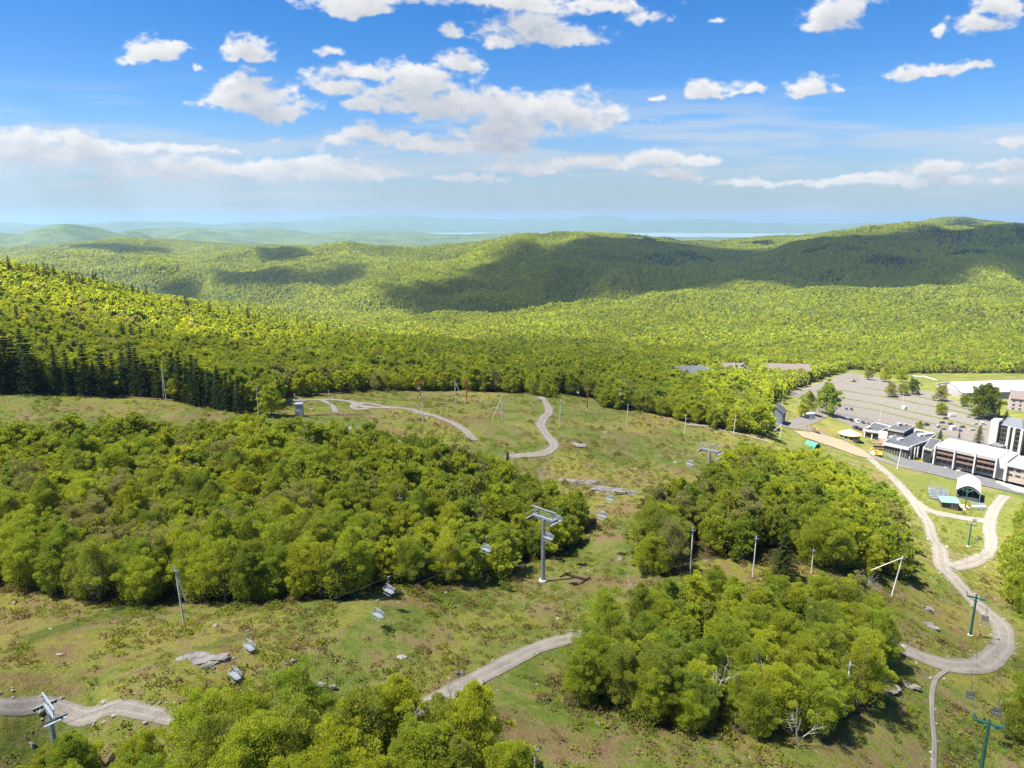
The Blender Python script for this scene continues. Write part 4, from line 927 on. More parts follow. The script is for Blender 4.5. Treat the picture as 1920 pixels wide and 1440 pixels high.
# the hotel wing with balconies
oh = Vector((*plane(*Z2((1330, 640)), GL)[:2], GL)); hw = thing('hotel_wing', oh, 'long three-storey wing with white flat roof, white fins and brown balconies', 'hotel')
HH = 9.4; PH = plan([(1038, 512), (1652, 640), (1775, 572), (1150, 432)], HH, Z2, oh, GL)
A_, B_ = np.array(PH[0]), np.array(PH[1]); ax = (B_ - A_) / np.linalg.norm(B_ - A_); nb_ = np.array([ax[1], -ax[0]]); LEN = np.linalg.norm(B_ - A_); DEP = abs(np.dot(np.array(PH[3]) - A_, nb_)); rzh = math.atan2(ax[1], ax[0])
if nb_[1] > 0: nb_ = -nb_
def at(u, v): return A_ + ax * u - nb_ * v
def quad_at(u0, u1, v0, v1): return [tuple(at(u0, v0)), tuple(at(u1, v0)), tuple(at(u1, v1)), tuple(at(u0, v1))]
MB().prism(quad_at(0, LEN, 1.9, DEP), -1, HH - 1.3).build('wall', M_GREYW, hw)
MB().prism(quad_at(-.2, LEN + .2, 0, DEP + .2), HH - 1.3, HH - .25).build('roof', M_ROOFW, hw)
f = MB(); Q = quad_at(-.2, LEN + .2, 0, DEP + .2)
for k in range(4): seg_wall(f, Q[k], Q[(k + 1) % 4], HH - 1.45, HH + .1, .3)
f.build('parapet', M_GREYW, hw)
for k in range(4):
    u = LEN * k / 3; p = at(u, .5); z = HH + .35
    MB().box((p[0], p[1], z / 2 - .3), (.65, 3.2, z + .6), rzh, (1, .8)).build('fin_wall', M_WHITE, hw)
for k in range(3):
    for fl in range(3):
        u0, u1 = LEN * k / 3 + .5, LEN * (k + 1) / 3 - .5; z = .1 + fl * 2.75
        if fl:
            p = at((u0 + u1) / 2, 1.0); bl = MB().box((p[0], p[1], z + .1), (u1 - u0, 1.7, .2), rzh); p = at((u0 + u1) / 2, .25); bl.box((p[0], p[1], z + .62), (u1 - u0, .10, .95), rzh); bl.build('balcony', M_BALC, hw)
        for j in range(3):
            u = u0 + (u1 - u0) * (j + .5) / 3; p = at(u, 1.86); wd = (u1 - u0) / 3 - .45
            w = MB().box((p[0], p[1], z + 1.25), (wd, .14, 2.05), rzh).build('window', M_BALC, hw); p = at(u, 1.77); MB().box((p[0], p[1], z + 1.25), (wd - .25, .06, 1.8), rzh).build('pane', M_GLASS, w)
# right annex
oa = Vector((*plane(*Z2((1830, 760)), GL)[:2], GL)); an = thing('hotel_annex', oa, 'white roofed grey brown building at the right edge beside the balcony wing', 'hotel')
HA_ = 7.6; o0 = Vector((*at(LEN, 0), 0)) + oh - oa
def at2(u, v): return np.array(o0[:2]) + ax * u - nb_ * v
def quad2(u0, u1, v0, v1): return [tuple(at2(u0, v0)), tuple(at2(u1, v0)), tuple(at2(u1, v1)), tuple(at2(u0, v1))]
MB().prism(quad2(.4, 4.2, 1.2, DEP), -1, HA_ + 1.4).build('stair_tower', M_WHITE, an)
MB().prism(quad2(1.2, 3.2, 1.0, 1.2), -.5, 4.6).build('doorway', M_DARK, an)
MB().prism(quad2(4.2, 24, .6, DEP), -1, HA_ - .8).build('wall', pbr('taupe_block', (.26, .215, .185), .9, var=.15, scale=.8), an)
MB().prism(quad2(3.9, 24.2, -.3, DEP + .2), HA_ - .8, HA_).build('roof', M_ROOFW, an)
for u in (4.6, 13.6, 23.4):
    p = at2(u, .2); MB().box((p[0], p[1], HA_ / 2 - .5), (.7, 2.4, HA_ + .8), rzh).build('fin_wall', M_WHITE, an)
for fl in range(2):
    for k in range(5):
        p = at2(6.1 + k * 3.4 + (1.3 if k > 2 else 0), .55); w = MB().box((p[0], p[1], 2.6 + fl * 2.6), (2.5, .14, 1.2), rzh).build('window', M_CREAM, an); p = p + nb_ * .09; MB().box((p[0], p[1], 2.6 + fl * 2.6), (2.2, .06, .95), rzh).build('pane', M_GLASS, w)
# tall hotel block behind
gt = ground(*Z2((1780, 560))); ot = Vector((gt.x, gt.y, gt.z)); tb = thing('hotel_block', ot, 'tall hotel block with white slabs, dark glass and blue grey hipped roof', 'hotel')
def pl(P, h): return plan(P, h, Z2, ot, gt.z)
hT = 17.0
W1 = pl([(1590, 255), (1672, 268), (1712, 240), (1628, 232)], hT); MB().prism(W1, 2.5, hT).build('stair_tower', M_WHITE, tb)
W2 = pl([(1690, 300), (1910, 350), (2010, 290), (1760, 215)], hT - 1); c2 = np.mean(W2, 0)
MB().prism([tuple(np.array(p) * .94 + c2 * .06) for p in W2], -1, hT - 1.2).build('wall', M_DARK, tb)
apx = c2; mbr = MB(); vb = [mbr.bm.verts.new((p[0], p[1], hT - 1.2)) for p in W2]; r1 = mbr.bm.verts.new((*(c2 * .55 + (np.array(W2[0]) + np.array(W2[3])) * .225), hT + 2.2)); r2 = mbr.bm.verts.new((*(c2 * .55 + (np.array(W2[1]) + np.array(W2[2])) * .225), hT + 2.2))
for q in ((vb[0], vb[1], r2, r1), (vb[1], vb[2], r2), (vb[2], vb[3], r1, r2), (vb[3], vb[0], r1), (vb[3], vb[2], vb[1], vb[0])): mbr.bm.faces.new(q)
mbr.build('roof', M_GREYR, tb)
e0, e1 = np.array(W2[0]), np.array(W2[1]); ed = (e1 - e0) / np.linalg.norm(e1 - e0); rt_ = math.atan2(ed[1], ed[0]); en = np.array([ed[1], -ed[0]]); en = en if en[1] < 0 else -en
LT = np.linalg.norm(e1 - e0)
for u in (.42, .66, 1.0): p = e0 + ed * LT * u + en * .2; MB().box((p[0], p[1], hT / 2 - 1), (1.3, 1.6, hT), rt_).build('fin_wall', M_WHITE, tb)
for fl in range(5):
    for u in (.10, .27, .80, .91):
        p = e0 + ed * LT * u; w = MB().box((p[0], p[1], 2.6 + fl * 2.8), (LT * .12, .3, 1.7), rt_).build('window', M_BROWN, tb); p = p + en * .18; MB().box((p[0], p[1], 2.6 + fl * 2.8), (LT * .10, .08, 1.4), rt_).build('pane', M_GLASS, w)
p = e0 + ed * LT * .15 + en * 3; MB().box((p[0], p[1], 2.0), (LT * .5, 6, 4), rt_).build('porch', M_GREYW, tb); MB().box((p[0], p[1], 4.25), (LT * .54, 6.8, .5), rt_).build('porch_roof', M_GREYR, tb)
# white sports hall beyond the car park
gs = ground(1804, 744); hs = 6.0; oS = Vector(gs); sh = thing('sports_hall', oS, 'long white metal hall with bright white roof beyond the car park', 'hall')
a0 = np.array((plane(1757.6, 719, gs.z + hs) - oS)[:2]); a1 = np.array((plane(1805, 736, gs.z + hs) - oS)[:2]); wv = a1 - a0; W_ = np.linalg.norm(wv); lv = np.array([-wv[1], wv[0]]) / W_
if lv[0] < 0: lv = -lv
a1s = plane(1925, 733, gs.z + hs) - oS; lv = np.array(a1s[:2]) - a1; lv /= np.linalg.norm(lv); LS = 74
f0, f1, b0_, b1_ = a1, a1 + lv * LS, a0, a0 + lv * LS; rg0, rg1 = (f0 + b0_) / 2, (f1 + b1_) / 2; rz_ = hs + 5.0
MB().prism([tuple(f0), tuple(f1), tuple(b1_), tuple(b0_)], -1.5, hs).build('wall', M_GREYW, sh)
r_ = MB()
for (p, q, s_) in ((f0, f1, 1), (b0_, b1_, -1)):
    o_ = (p - rg0) / np.linalg.norm(p - rg0) * .8; lo = lv * .6
    A0, A1, B0, B1 = p + o_ - lo, q + o_ + lo, rg0 - lo, rg1 + lo; zz = hs - .35
    r_.hull([(*A0, zz), (*A1, zz), (*B1, rz_ - .02), (*B0, rz_ - .02)][:4], [(*A0, zz + .3), (*A1, zz + .3), (*B1, rz_ + .28), (*B0, rz_ + .28)])
r_.build('roof', M_METALW, sh)
gb_ = MB(); lo = lv * .06; gb_.hull([(*(f0 - lo), hs), (*(f0 + lo * 3), hs), (*(b0_ + lo * 3), hs), (*(b0_ - lo), hs)], [(*(rg0 - lo), rz_ - .1), (*(rg0 + lo * 3), rz_ - .1), (*(rg0 + lo * 3.1), rz_ - .1), (*(rg0 - lo * 1.1), rz_ - .1)]); gb_.build('gable', M_WHITE, sh)
nS = np.array([lv[1], -lv[0]]); nS = nS if nS[1] < 0 else -nS
for k in range(7): p = f0 + lv * (5 + k * 9.5) + nS * .1; MB().box((p[0], p[1], 2.0), (3.2, .2, 3.6), math.atan2(lv[1], lv[0])).build('door', M_GALV if k % 2 else M_CREAM, sh)
og = ground(1735, 712); wf = thing('white_barrier', og, 'long low white barrier leading to the white hall', 'barrier')
P_ = [ground(*q) - og for q in ((1700, 705), (1728, 708), (1757, 713))]
for a, b in zip(P_[:-1], P_[1:]):
    m_ = MB(); d = b - a; m_.box(((a + b) / 2) + Vector((0, 0, 1.1)), (d.length, .25, 1.3), math.atan2(d.y, d.x)); m_.build('rail', M_WHITE, wf)
    for k in range(4): q = a.lerp(b, k / 4); MB().bar(q + Vector((0, 0, -.5)), q + Vector((0, 0, 1.8)), .15).build('post', M_GREYW, wf)
# houses
def house(bx, by, w, d, h, rh, rz, wall, roof, label, chim=(), win=3, nm='house', dormer=False):
    g = ground(bx, by); e = thing(nm, g, label, 'house', None, rz)
    MB().box((0, 0, h / 2 - 1), (w, d, h + 2)).build('wall', wall, e)
    r = MB(); ov = .5
    for s in (-1, 1): r.hull([(-w / 2 - ov, s * (d / 2 + ov), h - .3), (w / 2 + ov, s * (d / 2 + ov), h - .3), (w / 2 + ov, 0, h + rh), (-w / 2 - ov, 0, h + rh)][::s], [(-w / 2 - ov, s * (d / 2 + ov), h), (w / 2 + ov, s * (d / 2 + ov), h), (w / 2 + ov, 0, h + rh + .3), (-w / 2 - ov, 0, h + rh + .3)][::s])
    r.build('roof', roof, e)
    for s in (-1, 1): MB().hull([(s * (w / 2 - .1), -d / 2, h - .01), (s * w / 2, -d / 2, h - .01), (s * w / 2, d / 2, h - .01), (s * (w / 2 - .1), d / 2, h - .01)], [(s * (w / 2 - .1), -.05, h + rh - .06), (s * w / 2, -.05, h + rh - .06), (s * w / 2, .05, h + rh - .06), (s * (w / 2 - .1), .05, h + rh - .06)]).build('gable', wall, e)
    for x, z in chim: MB().box((x, .6, h + z / 2 + .5), (1.1, 1.1, rh + z)).build('chimney', M_CREAM, e)
    for k in range(win):
        for fl in range(max(1, int(h / 3))):
            x = -w / 2 + w * (k + .5) / win; f = MB().box((x, -d / 2 - .03, 1.7 + fl * 2.8), (1.7, .14, 1.6)).build('window', M_WHITE, e); MB().box((x, -d / 2 - .11, 1.7 + fl * 2.8), (1.35, .06, 1.25)).build('pane', M_GLASS, f)
    if dormer:
        for x in (-w * .3, w * .05, w * .35): MB().box((x, -d * .26, h + rh * .5), (2.2, d * .3, rh * .8)).build('dormer', wall, e)
    return e
house(1290, 722, 20, 11, 7, 5.5, .25, M_CREAM, M_GREYR, 'house with blue grey roof and two pale chimneys among the trees', ((-8, 2.5), (8.5, 2.5)))
house(1316, 716, 9, 9, 6, 4, -.4, M_CREAM, M_GREYR, 'small grey gabled house end right of the blue grey roof', ((2, 2),), 2)
house(1369, 712, 17, 11, 8, 5, -.1, M_CREAM, M_PINKR, 'house with weathered brown roof in the tree gap', ((-6, 1.6),))
house(1390, 716, 9, 12, 8.5, 6, 1.25, pbr('dark_shingle_wall', (.16, .145, .13), .9, var=.2, scale=1), M_PINKR, 'steep gabled dark shingle house beside the brown roof', ((3, 1.4),), 2)
house(1470, 708, 40, 13, 7.5, 5, -.12, M_CREAM, M_PINKR, 'long terrace with weathered pinkish roof and cream walls', ((-15, 1.2), (0, 1.2), (14, 1.2)), 8)
house(1455, 789, 8.5, 8, 5.5, 3.4, 1.0, M_SLATE, M_ROOFD, 'small dark blue house with white trim by the lift base', (), 3)
house(1915, 768, 16, 12, 9, 5, -.5, pbr('mauve_siding', (.33, .27, .26), .85, var=.15, scale=1), M_PINKR, 'mauve gabled apartment house at the right edge of the car park', ((4, 1.5),), 4)
# hut, gazebo, tents, shed
g = ground(557, 780); e = thing('snowmaking_hut', g, 'small mauve box hut on the left meadow', 'hut'); MB().box((.9, 0, 2.1), (2.3, 2.3, 4.4)).build('wall', M_PINKW, e, .04); MB().box((.9, 0, 4.42), (2.7, 2.7, .22)).build('roof', M_GALV, e); MB().box((.9, -1.18, 1.2), (.95, .08, 2.1)).build('door', M_GREYW, e)
g = ground(1592, 823); e = thing('round_pavilion', g, 'round pavilion under construction with tan conical roof and green windows', 'pavilion'); rr = 5.4
MB().bar((0, 0, -.5), (0, 0, .9), rr, rr, 18).build('base', M_TAN, e); MB().bar((0, 0, .9), (0, 0, 3.2), rr - .15, rr - .15, 18).build('wall', M_TEAL, e); MB().bar((0, 0, 3.2), (0, 0, 5.6), rr + .6, .4, 18).build('roof', M_TAN, e); MB().bar((0, 0, 3.02), (0, 0, 3.2), rr + .05, rr + .05, 18).build('wall_plate', M_TAN, e)
for k in range(12):
    a = k * math.pi / 6; MB().box((math.cos(a) * (rr - .05), math.sin(a) * (rr - .05), 2.05), (.18, .3, 2.3), a).build('post', M_TAN, e)
    a += math.pi / 12; w = MB().box((math.cos(a) * (rr - .12), math.sin(a) * (rr - .12), 2.0), (.12, 1.9, 1.5), a).build('window', M_TAN, e); MB().box((math.cos(a) * (rr - .06), math.sin(a) * (rr - .06), 2.0), (.08, 1.6, 1.2), a).build('pane', M_GLASS, w)
g = ground(1523, 838); e = thing('green_shelter', g, 'green lift shelter with dark opening on the grass above the right wood', 'shelter', None, .5)
n = 8; bot = [(math.cos(math.pi * k / n) * 2.3, math.sin(math.pi * k / n) * 2.6) for k in range(n + 1)]
MB().hull([(x, -3.2, z) for x, z in bot], [(x, 3.2, z) for x, z in bot]).build('body', M_TEAL, e); MB().hull([(x * .8, -3.27, z * .8) for x, z in bot], [(x * .8, -3.22, z * .8) for x, z in bot]).build('opening', M_DARK, e); MB().box((0, 0, 2.62), (.5, 6.6, .12)).build('ridge_cap', M_GREENR, e)  # opening is a dark panel painted as the shade inside; the body is solid
# stage
gz = ground(*Z8((800, 860))).z; c0 = plane(*Z8((560, 800)), gz); c1 = plane(*Z8((1015, 880)), gz); oS2 = (c0 + c1) / 2; st = thing('stage_tent', oS2, 'white arched stage roof with dark open front on the lawn', 'stage')
ux = (c1 - c0); WS = ux.length; ux.normalize(); uy = Vector((-ux.y, ux.x, 0)); st.rotation_euler = (0, 0, math.atan2(ux.y, ux.x)); DS = 15.0; eh = 4.2; ah = 2.6; n = 12
arc = [(-WS / 2 - .3 + (WS + .6) * k / n, eh + ah * math.sin(math.pi * k / n) ** .9) for k in range(n + 1)]
r_ = MB()
for (x0, z0), (x1, z1) in zip(arc[:-1], arc[1:]): r_.hull([(x0, -.8, z0), (x1, -.8, z1), (x1, DS, z1), (x0, DS, z0)], [(x0, -.8, z0 + .18), (x1, -.8, z1 + .18), (x1, DS, z1 + .18), (x0, DS, z0 + .18)])
bmesh.ops.remove_doubles(r_.bm, verts=r_.bm.verts[:], dist=.001); r_.build('canopy', M_FAB, st)
MB().hull([(x, DS - .3, z - .1) for x, z in arc] + [(WS / 2, DS - .3, 0), (-WS / 2, DS - .3, 0)], [(x, DS - .2, z - .1) for x, z in arc] + [(WS / 2, DS - .2, 0), (-WS / 2, DS - .2, 0)]).build('back_drape', M_DARK, st)
MB().hull([(x, -.5, z - .05) for x, z in arc] + [(arc[-1][0], -.5, eh - .7)] + [(x * .98, -.5, z - 1.1) for x, z in arc[::-1][1:-1]] + [(arc[0][0], -.5, eh - .7)], [(x, -.42, z - .05) for x, z in arc] + [(arc[-1][0], -.42, eh - .7)] + [(x * .98, -.42, z - 1.1) for x, z in arc[::-1][1:-1]] + [(arc[0][0], -.42, eh - .7)]).build('front_valance', pbr('grey_valance', (.10, .11, .13), .8), st)
MB().box((0, DS / 2, .6), (WS - .6, DS - 1, 1.2)).build('platform', M_STEELD, st)
for sx in (-1, 1):
    MB().box((sx * WS / 2, DS / 2 + 1, eh / 2), (.12, DS - 3, eh)).build('side_drape', M_DARK, st)
    for y in (-.4, DS - .5): MB().bar((sx * (WS / 2 + .1), y, -.4), (sx * (WS / 2 + .1), y, eh + .1), .14).build('post', M_GALV, st)
MB().box((0, DS - 1.0, 2.3), (4.2, .3, 2.4)).build('banner', M_TEAL, st)
g = ground(*Z8((400, 960))); e = thing('ticket_shed', g, 'small brown shed with green metal roof and white board beside the stage', 'shed', None, -.22)
MB().box((0, 0, 1.1), (6.4, 3.8, 3.2)).build('wall', M_BROWN, e); MB().hull([(-3.6, -2.4, 2.5), (3.6, -2.4, 2.5), (3.6, 2.4, 3.4), (-3.6, 2.4, 3.4)], [(-3.6, -2.4, 2.7), (3.6, -2.4, 2.7), (3.6, 2.4, 3.65), (-3.6, 2.4, 3.65)]).build('roof', M_GREENR, e)
w = MB().box((1.6, -1.95, 1.4), (2.4, .12, 1.3)).build('window', M_WHITE, e); MB().box((1.3, -2.03, 1.45), (.7, .06, .7)).build('pane', M_GLASS, w); MB().box((2.2, -2.03, 1.35), (.5, .06, .8)).build('pane', M_GLASS, w)
g = ground(*Z8((620, 965))); e = thing('timber_deck', g, 'pale plank deck in front of the stage beside the shed', 'deck', None, -.2); MB().box((0, 0, .25), (7.5, 3.2, .3)).build('planking', M_TAN, e); MB().box((0, 1.2, .55), (6.5, .7, .35)).build('step', M_TAN, e)
g = ground(*Z8((1010, 985))); e = thing('lift_ramp', g, 'small grey blue loading ramp at the right of the stage front', 'ramp', None, -.3); MB().hull([(-2.6, -1.2, -.2), (2.6, -1.2, -.2), (2.6, 1.2, -.2), (-2.6, 1.2, -.2)], [(-2.6, -1.2, .5), (2.6, -1.2, 1.2), (2.6, 1.2, 1.2), (-2.6, 1.2, .5)]).build('ramp_deck', M_GALV, e); MB().box((0, 1.1, 1.5), (5, .1, 1.0)).build('side_rail', M_GALV, e)
# rows of stored chairs standing on the grass beside the stage
st0 = lift_chair(1.15, M_GALV); st0['group'] = 'chairs stored in rows beside the stage'; st0['label'] = 'grey lift chairs taken off the rope and stored in rows left of the stage'; st0['category'] = 'lift chair'
k = 0
for r in range(5):
    for c in range(8):
        x, y = 30 + c * 50 + r * 4, 620 + r * 44 + c * 8; g = ground(*Z8((x, y))); z = g + Vector((0, 0, 3.05)); rz = .4 + RS.uniform(-1.3, 1.3)
        if k == 0: st0.location = z; st0.rotation_euler = (0, 0, rz)
        else: copy_tree(st0, z, rz)
        k += 1
# things before the wing
g = ground(1851, 893); e = thing('food_stand', g, 'red canvas food stand in front of the balcony wing', 'stand', None, rzh); MB().box((0, 0, 1.0), (6.5, 3, 2.0)).build('counter', M_REDC, e); MB().hull([(-3.8, -2.2, 2.3), (3.8, -2.2, 2.3), (3.8, 2.0, 2.6), (-3.8, 2.0, 2.6)], [(-3.4, -.9, 3.6), (3.4, -.9, 3.6), (3.4, .9, 3.7), (-3.4, .9, 3.7)]).build('awning', M_REDC, e); MB().box((-.8, 0, 3.72), (2.8, 1.3, .12)).build('awning_top', M_WHITE, e); MB().box((1.0, -1.56, .9), (3.2, .08, .8)).build('serving_hatch', M_YEL, e)
g = ground(1874, 896); e = thing('paddling_pool', g, 'round bright blue pool by the white stair tower', 'pool'); MB().bar((0, 0, -.1), (0, 0, .75), 1.5, 1.6, 16).build('pool_wall', M_BLUE, e); MB().bar((0, 0, .752), (0, 0, .78), 1.45, 1.45, 16).build('cover', M_BLUE, e)
g = ground(1903, 902); e = thing('pergola', g, 'brown roofed pergola on the pale terrace at the right edge', 'pergola', None, rzh); MB().box((0, 0, 2.7), (4.6, 3.4, .25)).build('roof', M_BALC, e)
for sx in (-2, 2):
    for sy in (-1.4, 1.4): MB().bar((sx, sy, -.2), (sx, sy, 2.6), .1).build('post', M_BROWN, e)
MB().box((0, 0, .55), (3.4, 2, .9)).build('bench', M_BROWN, e)
g = ground(1816, 881); e = thing('patio_tent', g, 'small green and white patio tent under the balconies', 'tent', None, rzh); MB().hull([(-1.8, -1.4, 1.6), (1.8, -1.4, 1.6), (1.8, 1.4, 1.6), (-1.8, 1.4, 1.6)], [(-.2, -.1, 2.7), (.2, -.1, 2.7), (.2, .1, 2.7), (-.2, .1, 2.7)]).build('canopy', M_GREENR, e); MB().box((0, 0, .7), (3, 2.2, 1.3)).build('skirt', M_WHITE, e)
g = ground(1636, 851); e = thing('sawdust_pile', g, 'tan heap of wood chips in front of the lodge deck', 'heap'); bm_ = MB(); bm_.bar((0, 0, -.3), (.3, .2, 1.8), 2.3, .3, 9).bar((2.2, .4, -.3), (2.1, .3, .9), 1.3, .2, 8); bm_.build('chips', M_TAN, e)
g = ground(1516, 783); e = thing('storage_container', g, 'pale blue white storage box by the small trees', 'container', None, .3); MB().box((0, 0, 1.3), (7, 2.6, 2.6)).build('box_body', pbr('pale_blue_sheet', (.46, .54, .56), .6, var=.1, scale=1), e, .03); MB().box((0, 0, 2.66), (7.1, 2.7, .12)).build('box_roof', M_ROOFW, e); MB().box((-1.5, -1.34, 1.2), (1.8, .08, 2.1)).build('door', M_GREYW, e)
g = ground(1568, 755); e = thing('lift_terminal', g, 'green and white lift base machine at the car park corner', 'lift machine', None, .2); MB().box((0, 0, 1.4), (5, 3, 2.2)).build('cabin', M_TEAL, e, .1); MB().bar((-.5, 0, 2.5), (-1.6, 0, 10), .35, .18, 8).build('boom', M_WHITE, e); MB().box((0, 0, .2), (5.6, 3.6, .5)).build('skid', M_WHITE, e); MB().box((1.2, -1.53, 1.7), (1.6, .06, .8)).build('window', M_GLASS, e)
# machines
def excavator(bx, by, rz, label, mat, nm='excavator'):
    e = thing(nm, ground(bx, by), label, nm, None, rz)
    for s in (-1, 1):
        t = MB(); t.hull([(-1.7, s * 1.1 - .28, .15), (1.7, s * 1.1 - .28, .15), (1.7, s * 1.1 + .28, .15), (-1.7, s * 1.1 + .28, .15)], [(-2.0, s * 1.1 - .28, .85), (2.0, s * 1.1 - .28, .85), (2.0, s * 1.1 + .28, .85), (-2.0, s * 1.1 + .28, .85)]); t.build('track', M_RUB, e)
    MB().box((-.5, 0, 1.45), (3.0, 2.3, 1.1), 0, (.92, .9)).build('body', mat, e, .06); MB().box((.6, .55, 2.4), (1.3, 1.0, 1.5), 0, (.85, .85)).build('cab', mat, e, .05); MB().box((1.2, .55, 2.5), (.12, .8, .9)).build('cab_window', M_GLASS, e)
    MB().bar((1.0, -.3, 1.6), (3.1, -.3, 4.2), .24, .2).build('boom', mat, e); MB().bar((3.1, -.3, 4.2), (4.7, -.3, 2.3), .18, .15).build('stick', mat, e); MB().hull([(4.3, -.8, 1.4), (5.0, -.8, 1.2), (5.0, .2, 1.2), (4.3, .2, 1.4)], [(4.5, -.8, 2.4), (4.9, -.8, 2.3), (4.9, .2, 2.3), (4.5, .2, 2.4)]).build('bucket', M_RUST, e)
    return e
excavator(1528, 811, 2.8, 'tan excavator with its arm lowered beside the excavation', M_RUST); excavator(1600, 716, .4, 'rusty brown excavator at the far end of the car park', M_RUST); excavator(1646, 855, 2.9, 'small yellow excavator before the lodge deck', M_YEL)
g = ground(1432, 807); e = thing('snow_groomer', g, 'small grey green machine at the foot of the pole by the dark house', 'machine', None, .4); MB().box((0, 0, 1.0), (3.4, 2.2, 1.2), 0, (.9, .9)).build('body', M_GREENR, e, .08); MB().box((.3, 0, 2.0), (1.6, 1.8, 1.0), 0, (.8, .85)).build('cab', M_GALV, e, .05); MB().box((0, -1.05, .45), (3.4, .5, .8)).build('track', M_RUB, e); MB().box((0, 1.05, .45), (3.4, .5, .8)).build('track', M_RUB, e)
# cars
def car_paint(name, c):
    m, nb = new_mat(name); n = nb.noise(nb.add('ShaderNodeTexCoord').outputs['Object'], 1.2, 3)
    nb.set(nb.out.inputs[0], nb.add('ShaderNodeBsdfPrincipled', {'Base Color': nb.mix(n, tuple(x * .9 for x in c), c), 'Roughness': .28, 'Metallic': .25, 'Coat Weight': .5})); return m
PAINT = {k: car_paint(k + '_paint', c) for k, c in dict(black=(.015, .015, .018), charcoal=(.05, .052, .058), white=(.75, .76, .77), silver=(.45, .46, .48), blue=(.035, .07, .16), grey=(.17, .18, .19), red=(.32, .03, .025)).items()}
M_TAIL = pbr('tail_lamp_red', (.35, .01, .01), .3); M_HEAD = pbr('head_lamp_clear', (.75, .76, .78), .15)
def car(bx, by, rz, kind, paint, label):
    L, Wd, hb, hc = {'sedan': (4.6, 1.8, .95, 1.45), 'suv': (4.7, 1.9, 1.1, 1.78), 'van': (5.9, 2.05, 1.25, 2.65), 'pickup': (5.7, 1.95, 1.15, 1.85), 'trailer': (5.2, 2.1, 1.0, 2.3)}[kind]
    e = thing('parked_car' if kind != 'trailer' else 'trailer', ground(bx, by), label, {'van': 'van', 'pickup': 'pickup', 'trailer': 'trailer'}.get(kind, 'car'), 'cars parked by the resort', rz); P = PAINT[paint]
    b = MB(); prof = {'sedan': [(-L / 2, .38), (-L / 2, .85), (-L / 2 + .15, hb), (L / 2 - .9, hb - .05), (L / 2 - .1, .75), (L / 2, .4)], 'van': [(-L / 2, .4), (-L / 2, hb), (L / 2 - .8, hb), (L / 2, .95), (L / 2, .4)]}.get(kind, [(-L / 2, .42), (-L / 2, hb), (L / 2 - .15, hb - .06), (L / 2, .8), (L / 2, .42)])
    b.hull([(x, -Wd / 2, z) for x, z in prof], [(x, Wd / 2, z) for x, z in prof]); b.build('body', P, e, .06)
    cab = {'sedan': [(-1.75, hb - .02), (-1.1, hc), (.45, hc), (1.25, hb - .02)], 'suv': [(-2.2, hb - .02), (-1.9, hc), (.5, hc), (1.25, hb - .02)], 'van': [(-L / 2 + .02, hb - .02), (-L / 2 + .1, hc), (1.5, hc), (2.2, hb - .02)], 'pickup': [(-.6, hb - .02), (-.4, hc), (.8, hc), (1.5, hb - .02)], 'trailer': [(-L / 2, hb - .02), (-L / 2, hc), (L / 2, hc), (L / 2, hb - .02)]}[kind]
    ww = Wd * .44; g_ = MB(); g_.hull([(x, -ww, z) for x, z in cab], [(x, ww, z) for x, z in cab]); g_.build('glasshouse' if kind not in ('van', 'trailer') else 'cargo_body', M_GLASS if kind not in ('van', 'trailer') else P, e, .03)
    if kind != 'trailer':
        xs = [c for c in cab]; MB().box(((xs[1][0] + xs[2][0]) / 2, 0, hc + .02), (xs[2][0] - xs[1][0] + .1, ww * 2 + .04, .07)).build('roof', P, e, .02)
        for sy in (-1, 1): MB().box((L / 2 - .03, sy * Wd * .34, .72), (.1, .38, .17)).build('headlight', M_HEAD, e); MB().box((-L / 2 + .02, sy * Wd * .38, .8), (.08, .25, .2)).build('taillight', M_TAIL, e)
    if kind == 'van': MB().hull([(1.72, -ww * .9, hb + .15), (2.18, -ww * .9, hb + .15), (2.18, ww * .9, hb + .15), (1.72, ww * .9, hb + .15)], [(1.60, -ww * .85, hc - .25), (1.74, -ww * .85, hc - .25), (1.74, ww * .85, hc - .25), (1.60, ww * .85, hc - .25)]).build('windscreen', M_GLASS, e)
    if kind == 'pickup': MB().box((-1.75, 0, hb + .01), (2.0, Wd - .3, .05)).build('load_bed', M_DARK, e)
    for sx in (-1, 1):
        for sy in (-1, 1): MB().wheel((sx * L * .31, sy * (Wd / 2 - .1), .34), (0, 1, 0), .34, .22, 12).build('wheel', M_RUB, e)
    return e
r0 = rzh
